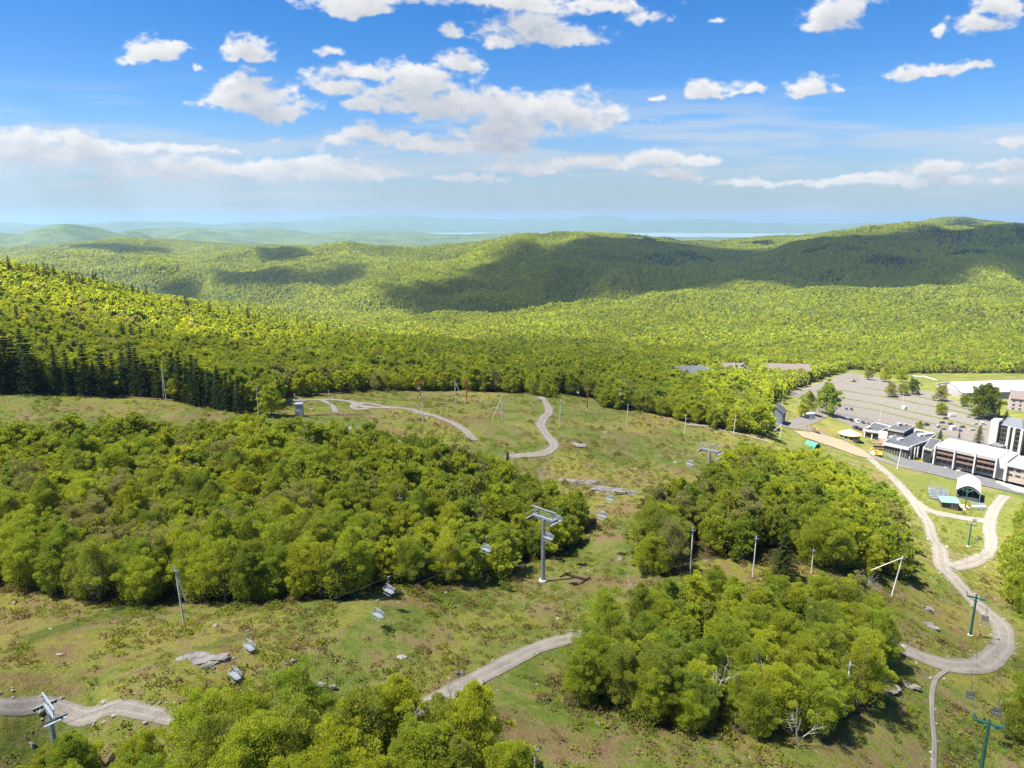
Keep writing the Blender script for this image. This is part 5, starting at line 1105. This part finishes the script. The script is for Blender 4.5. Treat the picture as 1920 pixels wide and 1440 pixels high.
for p, rz, kd, pt, lb in [((690, 400), 1.1, 'sedan', 'blue', 'dark blue car, left of a pair at the near corner of the terraced lot'), ((725, 403), 1.1, 'suv', 'charcoal', 'charcoal wagon, right of a pair at the near corner of the terraced lot'), ((722, 478), 1.4, 'suv', 'black', 'black wagon at the left end of the row behind the pavilion'), ((768, 486), 1.4, 'pickup', 'white', 'white pickup in the row behind the pavilion'), ((803, 493), 1.4, 'sedan', 'charcoal', 'charcoal car third in the row behind the pavilion'), ((840, 500), 1.4, 'sedan', 'grey', 'grey car half behind the lodge roof at the row end'),
   ((755, 530), .6, 'suv', 'blue', 'dark blue wagon nearest behind the round pavilion'), ((783, 541), .6, 'sedan', 'black', 'black car squeezed between pavilion and lodge'), ((1092, 396), .7, 'van', 'white', 'white van with windscreen on the terraced lot'), ((1372, 440), .3, 'sedan', 'red', 'red car beside the white trailer'), ((1420, 448), .2, 'trailer', 'white', 'white box trailer in the terraced lot'), ((1378, 464), .5, 'sedan', 'black', 'black car just below the white trailer'),
   ((1245, 510), .5, 'suv', 'black', 'black wagon behind the lodge by the round bush'), ((1355, 494), .4, 'sedan', 'black', 'black car left in the middle of the lot row'), ((1410, 502), .4, 'sedan', 'charcoal', 'charcoal car right in the middle of the lot row'), ((1322, 523), .5, 'suv', 'silver', 'silver wagon behind the white roofed wing'), ((1362, 538), .4, 'sedan', 'grey', 'grey car between the silver wagon and white van'), ((1428, 540), .5, 'van', 'white', 'white delivery van behind the white roofed wing'), ((1494, 524), .4, 'sedan', 'charcoal', 'charcoal car right of the white delivery van'), ((1478, 549), .9, 'sedan', 'blue', 'blue car nose out beside the white delivery van'), ((1586, 502), .3, 'sedan', 'silver', 'silver blue car at the right end of the lot'), ((1632, 504), .3, 'suv', 'white', 'white wagon at the right end of the lot'), ((1562, 543), .2, 'sedan', 'silver', 'pale car by the tall spruce behind the wing'),
   ((1400, 806), .35, 'pickup', 'silver', 'silver pickup parked before the balcony wing'), ((1477, 826), .5, 'sedan', 'white', 'white car parked before the balcony wing'), ((218, 470), .5, 'suv', 'black', 'black wagon at the gable of the small dark blue house')]:
    car(*Z1(p), rz, kd, pt, lb)
# picnic clutter: boulders and ledges of bare rock
def rock(bx, by, w, d, h, label, rz=0, seed=0, n=4):
    e = thing('rock_outcrop', ground(bx, by), label, 'rock', None, rz); rk = np.random.RandomState(seed); bm = bmesh.new()
    for k in range(n):
        r = bmesh.ops.create_icosphere(bm, subdivisions=3, radius=1); cx, cy = rk.uniform(-.5, .5) * w * .8, rk.uniform(-.5, .5) * d * .7; sx, sy, sz = w * rk.uniform(.10, .27), d * rk.uniform(.14, .34), h * rk.uniform(.35, .8)
        for v in r['verts']:
            c = v.co; nn = 1 + .35 * fbm(np.array(c.x * 2.1 + k * 7), np.array(c.y * 2.1 + c.z * 3.3), 3, seed + k); f = max(abs(c.x), abs(c.y), abs(c.z)) ** .55
            v.co = (cx + c.x / f * sx * nn, cy + c.y / f * sy * nn, c.z / f * sz * nn * .8)
    me = bpy.data.meshes.new('ledge'); bm.to_mesh(me); bm.free(); me.materials.append(M_ROCK); link('ledge', me, e); return e
for q in [(1090, 905, 13, 4, .9, 'long pale ledge, left end of the band of bare rock in the meadow', -.35, 1, 8), (1140, 918, 14, 4, .8, 'long pale ledge, middle of the band of bare rock in the meadow', -.3, 2, 9), (1185, 925, 9, 3, .7, 'pale ledge at the right end of the rock band in the meadow', -.3, 3, 5), (370, 1238, 6.5, 3, .7, 'pale broken ledge in the left clearing below the wood', .1, 4, 8), (393, 1256, 2.5, 1.6, .6, 'small pale rock just below the broken ledge', 0, 5, 3), (598, 1288, 4.5, 2.2, 1.0, 'large flat boulder above the bottom wood', .1, 6, 2), (866, 1266, 1.8, 1.4, 1.1, 'upright grey boulder beside the gravel trail', .5, 7, 2), (545, 1244, 1.6, 1.2, .7, 'lone pale boulder in the left clearing', .5, 8, 2),
          (1735, 1142, 5, 2.5, .6, 'mauve grey rock slab inside the trail bend', -.6, 9, 5), (1740, 1172, 5, 2, .5, 'scattered flat rocks between slab and green tower', -.4, 10, 6), (1655, 1282, 4.5, 4, .5, 'patch of bare rock right of the front wood', .2, 11, 7), (1234, 857, 3.2, 2, 1.0, 'small white boulder left of the farther lift tower', 0, 12, 2), (650, 803, 9, 4, .6, 'pale ledge behind the crowns at the top of the left wood', -.1, 13, 7), (1075, 833, 9, 5, .5, 'scattered pale ledges right of the winding trail', -.2, 14, 9), (1155, 1050, 2.6, 2.2, .6, 'white stones in the clearing right of the tall lift tower', .8, 15, 4), (935, 766, 8, 3, .5, 'bare rock on the mound between both trails', 0, 16, 6), (775, 772, 7, 3.5, .8, 'grey rubble beside the bend of the looping trail', -.2, 17, 8), (290, 745, 4, 2, 1.2, 'rounded boulder beside the two-legged pole', .1, 18, 2), (1700, 1283, 6, 2.5, .6, 'rough bank of stones below the trail fork', -.3, 19, 6), (1690, 1065, 2.4, 1.6, .9, 'round grey boulder right of the leaning pole', .2, 20, 2), (1220, 905, 4, 2, .5, 'low slab right of the rock band in the meadow', -.3, 21, 3), (65, 1395, 2.2, 1.5, .7, 'pale boulder at the foot of the corner lift tower', -.3, 22, 2), (1290, 925, 3, 1.6, .5, 'low grey slab left of the farther lift tower foot', -.3, 23, 3)]:
    rock(*q)
# stones along the tracks, too many to count
bm = bmesh.new(); rk = np.random.RandomState(4)
for C, hw in EDGE[:9]:
    for k in range(int(len(C) * (2.4 if C is EDGE[0][0] else .6))):
        i = rk.randint(1, len(C) - 1); t = C[i] - C[i - 1]; t = t / np.linalg.norm(t); nrm = np.array([t[1], -t[0]]) * (1 if rk.rand() < .5 else -1); q = C[i] + nrm * (hw + rk.exponential(.5) - .2); s = min(.65, rk.exponential(.13) + .07)
        r = bmesh.ops.create_icosphere(bm, subdivisions=1, radius=1); z = float(height(q[0], q[1])); sc = s * rk.uniform(.6, 1.3, 3)
        for v in r['verts']: v.co = Vector((q[0] + v.co.x * sc[0] * rk.uniform(.8, 1.2), q[1] + v.co.y * sc[1], z + .05 + v.co.z * sc[2] * .7))
q = scatter(65, 300, 4.6, rk); z = height(q[:, 0], q[:, 1]); px_, py_, t_ = project(np.c_[q, z]); sel = (~wood_mask(px_, py_, t_)) & ~in_poly(px_, py_, YARD) & (px_ > -50) & (px_ < 1970) & (rk.rand(len(q)) < .12)
for (x, y), zz in zip(q[sel], z[sel]):
    r = bmesh.ops.create_icosphere(bm, subdivisions=1, radius=1); s = min(.8, .14 + rk.exponential(.16)); sc = s * rk.uniform(.6, 1.4, 3)
    for v in r['verts']: v.co = Vector((x + v.co.x * sc[0], y + v.co.y * sc[1] * rk.uniform(.8, 1.2), zz + v.co.z * sc[2] * .6))
me = bpy.data.meshes.new('rubble'); bm.to_mesh(me); bm.free(); me.materials.append(pbr('field_stone', (.20, .18, .15), .95, var=.4, scale=.7, bump=.6)); tag(link('rubble', me), 'loose stones along the tracks and over the slopes', 'stones', kind='stuff')
# dark pipe on the left meadow, running to the lift tower line
PP = [ground(*q) + Vector((0, 0, .35)) for q in pts('-60,722 60,729 150,738 240,746 330,752 400,758 430,766 470,776 540,781 620,779 700,777')]
e = thing('snowmaking_pipe', PP[3], 'long dark pipe along the foot of the spruces on the left meadow', 'pipe'); MB().path([p - PP[3] for p in PP], .16, 6).build('pipe_run', M_RUST, e)
for k in range(1, 10): MB().bar(PP[k] - PP[3] + Vector((0, 0, -.8)), PP[k] - PP[3] + Vector((0, 0, .05)), .09).build('support', M_BROWN, e)
# paving: car park, grass strips between its terraces, road, terrace, sandy yard
sheet('parking_lot', pts('1478,740 1540,724 1592,700 1640,706 1690,724 1760,738 1830,768 1925,800 1925,850 1860,838 1800,822 1740,806 1690,800 1640,806 1600,800 1565,786 1540,770 1500,748'), LOT, .10)
for k, s in enumerate(('1575,731 1660,745 1740,760 1810,775 1860,786', '1618,727 1680,736 1760,752 1830,772 1880,782', '1574,745 1640,757 1720,775 1790,791 1850,806', '1573,757 1640,769 1700,783 1760,797 1800,806')):
    ribbon('grass_strip', [ground(*q) for q in pts(s)], 4.2, VERGE, .16 + .01 * k, seed=k * 3.7)
o, C = ribbon('road', [ground(*q) for q in pts('1560,772 1600,781 1650,793 1730,810 1800,824 1900,845')], 7, ASPH, .27)
sheet('forecourt', pts('1652,850 1704,862 1746,870 1800,884 1868,896 1900,905 1925,912 1925,930 1880,920 1800,903 1740,888 1690,872'), ASPH, .32)
sheet('terrace', pts('1862,897 1885,901 1925,910 1925,926 1905,922 1868,906'), CONC, .38)
sheet('sandy_yard', pts('1488,808 1530,812 1580,826 1622,846 1640,862 1610,856 1560,838 1510,822'), SAND, .30)
# ---- a label of its own for every tree
LAND = [(1018, 1060, 'the tall grey lift tower'), (345, 1120, 'the leaning pale pole'), (710, 1130, 'the pair of lift chairs'), (918, 1035, 'the lift chair before the crowns'), (753, 970, 'the steel pole in the left wood'), (625, 1020, 'the stayed pole in the left wood'), (1294, 1035, 'the tall pole of the gap'), (1412, 1045, 'the red-footed pole'), (1521, 1052, 'the thin pole of the gap'), (1676, 1085, 'the leaning pole with beam'), (1440, 1265, 'the white snag'), (1583, 1270, 'the pole flanking the front wood'), (1090, 1200, 'the hidden end of the bottom trail'), (1655, 1207, 'the left end of the right trail'), (1327, 880, 'the farther grey tower'), (600, 1288, 'the flat boulder'), (90, 1320, 'the corner lift tower'), (860, 1290, 'the upright boulder by the trail'), (1003, 1420, 'the short bottom pole'), (310, 720, 'the two-legged pole'), (485, 755, 'the thin pole of the left meadow'), (1785, 1070, 'the upper trail fork'), (1815, 915, 'the white stage'), (1592, 812, 'the round pavilion'), (1840, 722, 'the white hall'), (1700, 840, 'the dark lodge'), (1690, 768, 'the white van'), (950, 857, 'the lower end of the winding trail'), (0, 1000, 'the left border of the left wood'), (250, 900, 'the bare tree of the left wood'), (1465, 690, 'the pinkish terrace'), (1886, 800, 'the tall hotel block'), (1560, 860, 'the upper edge of the right wood'), (40, 600, 'the head of the left slope'), (230, 640, 'the spruce clump of the left slope'), (880, 690, 'the red tower behind the braced pole'), (1516, 775, 'the storage box')]
seen = {}
for T in sorted(TREES, key=lambda q: -q['s'] / q['t']):
    dd = [((T['px'] - x) ** 2 + ((T['py'] - y) * 1.3) ** 2, x, y, n) for x, y, n in LAND]; d, x, y, n = min(dd); dx, dy = T['px'] - x, (T['py'] - y) * 1.2
    side = ('left of' if dx < 0 else 'right of') if abs(dx) > abs(dy) else ('behind' if dy < 0 else 'in front of')
    sz = 'tall' if T['s'] > 1.02 else 'small' if T['s'] < .78 else 'middling'
    k = {'broadleaf_tree': 'broadleaf tree', 'spruce_tree': 'spruce', 'bare_tree': 'leafless tree'}[T['kind']]
    T['key'] = (T['c'], k, side, n); T['d'] = d; seen.setdefault(T['key'], []).append(T)
ORD = ['nearest', 'second', 'third', 'fourth', 'fifth', 'sixth', 'seventh', 'eighth', 'ninth', 'tenth', 'eleventh', 'twelfth'] + ['%dth' % k for k in range(13, 80)]
for key, L_ in seen.items():
    L_.sort(key=lambda q: q['d'])
    for k, T in enumerate(L_):
        c, kd, side, n = key
        T['o']['label'] = '%s %s %s %s' % (c, kd, side, n) if len(L_) == 1 else '%s %s, %s one %s %s' % (c, kd, ORD[k], side, n)
# ------------------------------------------------------------------ sun, sky, clouds, air
SUN_EL, SUN_AZ = R(63), R(-104)                    # high, from the left and a little behind
SUND = Vector((math.sin(SUN_AZ) * math.cos(SUN_EL), math.cos(SUN_AZ) * math.cos(SUN_EL), math.sin(SUN_EL)))
sl = bpy.data.lights.new('sun', 'SUN'); sl.energy = 5.0; sl.angle = R(.5); sl.color = (1, .955, .87)
so = bpy.data.objects.new('sun', sl); COL.objects.link(so); so.rotation_euler = SUND.to_track_quat('Z', 'Y').to_euler(); so.location = (-300, -60, 600)
# clouds of the sky: (px, py, half width, half height) of each puff in the photograph, turned into directions
PUFFS = """
300,97,52,24 275,105,38,14 325,88,34,14 377,126,16,8 478,100,42,22 470,116,44,10 630,95,26,12
690,15,52,20 780,-10,160,26 950,5,150,22 1120,12,130,24 1220,35,50,18 1000,45,60,26 1040,75,105,24 960,85,45,16 845,65,22,12
720,140,62,20 640,165,50,22 800,150,80,22 870,130,62,22 760,170,120,16
460,170,60,22 430,190,50,20 500,195,80,20 540,210,56,16 500,212,40,14
780,200,80,22 900,205,150,34 1060,215,130,34 1150,215,50,26 690,205,28,16 960,240,120,20
700,268,90,22 830,272,140,20 930,270,70,18
1100,300,60,12 1200,298,130,12 1000,312,76,12 1265,330,50,12 
1335,168,34,18 1320,176,24,10 1365,176,22,7 1405,172,22,9 1500,162,44,18 1495,172,50,9 1560,172,16,6
1560,35,48,34 1540,52,34,16 1600,10,40,20 1835,45,54,22 1870,15,56,26 1760,50,14,10
1690,137,36,12 1760,130,70,14 1840,124,36,8 1885,270,60,14 1720,345,260,10 1640,335,60,9 1760,322,70,12 1860,315,70,13 1480,345,90,9
40,270,110,34 120,290,110,28 20,300,120,26 250,285,170,10 200,310,110,14 330,320,160,22 520,315,140,20 600,330,130,14 700,328,120,12
505,257,20,5 1240,185,14,6 870,330,90,8 1350,45,18,7
"""
def cloud_image():
    """cloud cover and its self-shading on a window of the western sky, worked out on a grid of directions"""
    W, H = 1700, 480; u = np.linspace(-1.15, 1.15, W); v = np.linspace(0, .46, H); U, Vv = np.meshgrid(u, v)
    wu = fbm(U * 9, Vv * 9, 3, 60) * .022 + fbm(U * 40, Vv * 40, 4, 63) * .007; wv = fbm(U * 9, Vv * 9, 3, 66) * .010 + fbm(U * 40, Vv * 40, 4, 69) * .006
    wu = wu + fbm(U * 130, Vv * 150, 3, 61) * .004; wv = wv + fbm(U * 130, Vv * 150, 3, 62) * .003; A = U + wu; B = Vv + wv; acc = np.full(U.shape, -9.0)
    for tok in PUFFS.split():
        px, py, a, b = map(float, tok.split(',')); d = ray(px, py); cu, cv = d[0] / d[1], d[2] / d[1]
        d2 = ray(px + a, py); d3 = ray(px, py - b); ru = d2[0] / d2[1] - cu; rv = d3[2] / d3[1] - cv
        dy = (B - cv) / rv; dy = np.where(dy < 0, dy * 1.35, dy)              # flatter undersides
        e = 1.0 - np.hypot((A - cu) / ru, dy); k = .12
        m = np.maximum(acc, e); acc = m + k * np.log(np.exp((acc - m) / k) + np.exp((e - m) / k)) * .5
    bill = 1 - np.abs(fbm(U * 26, Vv * 38, 6, 72)) * 2.6                       # billows
    wisp = fbm(A * 60 + 9, B * 120, 6, 91, .65)
    f = acc * 1.15 + fbm(U * 16, Vv * 40, 8, 75, .60) * 1.12 + (bill - .5) * .30 + .20
    cov = sstep(-.15, .72, f + wisp * .58); body = np.clip(f, 0, 1.6)
    # depth of cloud between each place and the sun (up and to the left)
    du, dv = u[1] - u[0], v[1] - v[0]; tau = np.zeros(U.shape)
    for k in range(1, 15):
        s = .0034 * k; tau += np.roll(np.roll(body, -int(round(s / dv)), 0), int(round(.45 * s / du)), 1)
    tau *= .0034 * 15
    lit = .62 * np.exp(-tau * 3.4) + .38 * np.exp(-tau * .8) + .16 * (bill - .55) + .16 * wisp; lit = np.clip(lit, 0, 1)
    veil = fbm(U * 3.2, Vv * 26, 6, 80) + .35 * fbm(U * 9, Vv * 90, 4, 83)
    vm = sstep(.0, .45, veil) * sstep(.20, .10, Vv) * sstep(.0, .03, Vv)
    im = bpy.data.images.new('western_clouds', W, H, alpha=True, float_buffer=True); im.colorspace_settings.name = 'Non-Color'
    im.pixels.foreach_set(np.stack([cov, lit, vm, np.ones(U.shape)], -1).astype(np.float32).ravel()); im.pack(); return im
def build_world():
    w = bpy.data.worlds.new('World'); SC.world = w; w.use_nodes = True; w.node_tree.nodes.clear(); nb = NB(w.node_tree)
    try: w.cycles.sampling_method = 'MANUAL'; w.cycles.sample_map_resolution = 1024
    except Exception: pass
    dirn = nb.add('ShaderNodeTexCoord').outputs['Generated']
    s = nb.add('ShaderNodeSeparateXYZ', {0: dirn}); y = nb.math('MAXIMUM', s.outputs[1], .02)
    u = nb.math('DIVIDE', s.outputs[0], y); v = nb.math('DIVIDE', s.outputs[2], y)
    P = nb.add('ShaderNodeCombineXYZ', {0: nb.math('MULTIPLY_ADD', u, 1 / 2.3, .5), 1: nb.math('MULTIPLY', v, 1 / .46)}).outputs[0]
    tx = nb.add('ShaderNodeTexImage', {0: P}, image=cloud_image(), extension='CLIP', interpolation='Cubic')
    q = nb.add('ShaderNodeSeparateColor', {0: tx.outputs[0]}); front = nb.math('MULTIPLY', nb.step(s.outputs[1], .1, .3), nb.step(v, .46, .42))
    sky = nb.add('ShaderNodeTexSky', sky_type='NISHITA', sun_disc=False, sun_elevation=SUN_EL, sun_rotation=SUN_AZ % (2 * math.pi), altitude=700, air_density=1.0, dust_density=.5, ozone_density=2.6)
    sk = nb.add('ShaderNodeHueSaturation', {'Hue': .503, 'Saturation': SKY_SAT, 'Value': SKY_GAIN, 'Color': sky}).outputs[0]
    sk = nb.vm('MULTIPLY', sk, (.95, .985, 1.13))
    sk = nb.mix(nb.math('MULTIPLY', nb.step(v, .16, -.01), .75), sk, (.66, .78, .90))
    sk = nb.mix(nb.math('MULTIPLY', nb.math('MULTIPLY', q.outputs[2], front), .6), sk, (1.14, 1.25, 1.36))
    cc = nb.mix(q.outputs[1], (.77, .85, 1.0), (1.64, 1.63, 1.62))
    c = nb.mix(nb.math('MULTIPLY', q.outputs[0], front), sk, cc)
    nb.set(nb.add('ShaderNodeOutputWorld').inputs[0], nb.add('ShaderNodeBackground', {'Color': c, 'Strength': .14}))
SKY_SAT = 1.45
SKY_GAIN = .245
build_world()
# the clouds overhead, above the top of the picture: their shade lies over the near slope and the far hills
CLOUD_Z = CAM[2] + 2100
def cloud_over(name, outline, dens, soft, seed, label, hz=120, cell=26, var=1.4):
    """outline: pixels on the ground that the cloud shades; the cloud itself stands up the sun's ray from there"""
    W = []
    for q in outline:                                 # a third number marks a place given in metres
        g = ground(*q) if len(q) == 2 else Vector((q[0], q[1], CAM[2] - 65)); s = (CLOUD_Z - g.z) / SUND.z; W.append((g.x + SUND.x * s, g.y + SUND.y * s))
    W = np.array(W); lo = W.min(0) - soft * 3; hi = W.max(0) + soft * 3
    nx, ny = [max(8, int(q)) for q in (hi - lo) / cell]
    nx, ny = min(nx, 300), min(ny, 300)
    x = np.linspace(lo[0], hi[0], nx); y = np.linspace(lo[1], hi[1], ny); X, Y = np.meshgrid(x, y)
    ins = in_poly(X, Y, W); d = np.full(X.shape, 1e9)
    for k in range(len(W)):
        a, b = W[k], W[(k + 1) % len(W)]; ab = b - a; t = np.clip(((X - a[0]) * ab[0] + (Y - a[1]) * ab[1]) / (ab @ ab + 1e-9), 0, 1)
        d = np.minimum(d, np.hypot(X - a[0] - ab[0] * t, Y - a[1] - ab[1] * t))
    sd = np.where(ins, d, -d) + soft * 1.1 * fbm(X / (soft * 3.2), Y / (soft * 3.2), 5, seed)
    keep = sd > 0
    top = CLOUD_Z + hz * np.sqrt(np.clip(sd / (soft * 4), 0, 1)) * (1 + .5 * fbm(X / 90, Y / 90, 4, seed + 5))
    bot = CLOUD_Z - 18 * np.sqrt(np.clip(sd / soft, 0, 1)) * (1 + .4 * fbm(X / 70, Y / 70, 3, seed + 9))
    idx = -np.ones(X.shape, int); idx[keep] = np.arange(keep.sum()); n = keep.sum()
    V = np.concatenate([np.stack([X[keep], Y[keep], top[keep] + .5], 1), np.stack([X[keep], Y[keep], bot[keep] - .5], 1)])
    q = keep[:-1, :-1] & keep[1:, :-1] & keep[1:, 1:] & keep[:-1, 1:]
    j, i_ = np.nonzero(q); A = idx[j, i_]; B = idx[j, i_ + 1]; Cc = idx[j + 1, i_ + 1]; D = idx[j + 1, i_]
    Fc = [np.stack([A, B, Cc, D], 1), np.stack([A + n, D + n, Cc + n, B + n], 1)]
    me = mesh_np(name, V, np.concatenate(Fc), None, True)
    th = np.clip(sd[keep] / (soft * 1.4), 0, 1); th = np.r_[th, th].astype(np.float32)
    me.attributes.new('body', 'FLOAT', 'POINT').data.foreach_set('value', th)
    m, nb = new_mat(name + '_vapour'); pos = nb.add('ShaderNodeNewGeometry').outputs['Position']
    b = nb.add('ShaderNodeAttribute', attribute_name='body').outputs['Fac']
    nz = nb.noise(pos, .006, 6, .65)
    al = nb.math('MULTIPLY', nb.step(nb.math('ADD', b, nb.math('MULTIPLY', nb.math('SUBTRACT', nz, .5), var)), .0, .75), dens, 0, True)
    df = nb.add('ShaderNodeMixShader', {0: .5, 1: nb.add('ShaderNodeBsdfDiffuse', {'Color': (.9, .9, .9)}), 2: nb.add('ShaderNodeBsdfTranslucent', {'Color': (.9, .9, .9)})})
    nb.set(nb.out.inputs[0], nb.add('ShaderNodeMixShader', {0: al, 1: nb.add('ShaderNodeBsdfTransparent'), 2: df}))
    me.materials.append(m)
    o = link(name, me); tag(o, label, 'cloud', kind='stuff'); return o
FAR_SHADE = pts('890,474 930,462 1000,457 1130,449 1240,456 1320,464 1400,470 1470,462 1560,450 1640,439 1700,432 1760,430 1830,432 1960,434 2300,434 2400,560 1920,546 1700,552 1450,546 1300,552 1130,552 1000,584 800,602 655,606 700,545 790,505')
cloud_over('clouds', FAR_SHADE, .63, 150, 3, 'broad cloud shading the far wooded hills')
for o_, dn, sd_ in (('270,525 390,525 400,560 330,576 280,560', .62, 5), ('395,512 500,508 560,520 690,500 680,528 560,542 500,550 400,546', .62, 7), ('450,472 540,468 600,482 560,508 470,500', .62, 9), ('120,462 320,466 290,482 150,482', .5, 11)):
    cloud_over('clouds', pts(o_), dn, 60, sd_, 'small cloud shading part of the left hill')
NEAR_SHADE = pts('-500,575 0,575 150,600 300,625 450,638 600,652 720,645 900,642 1000,643 1150,648 1300,662 1420,690 1450,730 1470,800 1540,840 1660,890 1730,980 1820,1040 1990,1080 2250,1140') + [(500, 60, 0), (400, -500, 0), (-700, -500, 0), (-700, 100, 0)]
cloud_over('thin_clouds', NEAR_SHADE, .29, 60, 13, 'unseen thin cloud softening the light on the near slope', var=.5)  # out of view; outline stretched behind the camera to soften the near light
m, nb = new_mat('air')
HAZE = 5.4e-5
nb.set(nb.out.inputs['Volume'], nb.add('ShaderNodeVolumePrincipled', {'Color': (.30, .46, .67), 'Density': HAZE, 'Anisotropy': .25}))
bm = bmesh.new(); bmesh.ops.create_cube(bm, size=1); me = bpy.data.meshes.new('haze'); bm.to_mesh(me); bm.free(); me.materials.append(m)
z0, z1 = min(float(GZ.min()), LOWEST) - 1.0, CAM[2] + 250
hz = link('haze', me, loc=(0, 18000, (z0 + z1) / 2)); hz.scale = (90000, 42000, z1 - z0); tag(hz, 'pale blue air between the near slope and the far mountains', 'haze', kind='stuff')
cd = bpy.data.cameras.new('camera'); cam = bpy.data.objects.new('camera', cd); COL.objects.link(cam)
cam.location = CAM; cam.rotation_euler = (math.pi / 2 - PITCH, 0, 0); cd.sensor_width = 36; cd.lens = 36 * F_PX / 1920; cd.clip_start = 1; cd.clip_end = 200000
SC.camera = cam
SC.view_settings.view_transform = 'Standard'; SC.view_settings.look = 'None'; SC.view_settings.exposure = 2.06; SC.view_settings.gamma = 1
try:
    SC.cycles.max_bounces = 6; SC.cycles.transparent_max_bounces = 16; SC.cycles.volume_bounces = 1; SC.cycles.diffuse_bounces = 4; SC.cycles.use_denoising = True
except Exception: pass
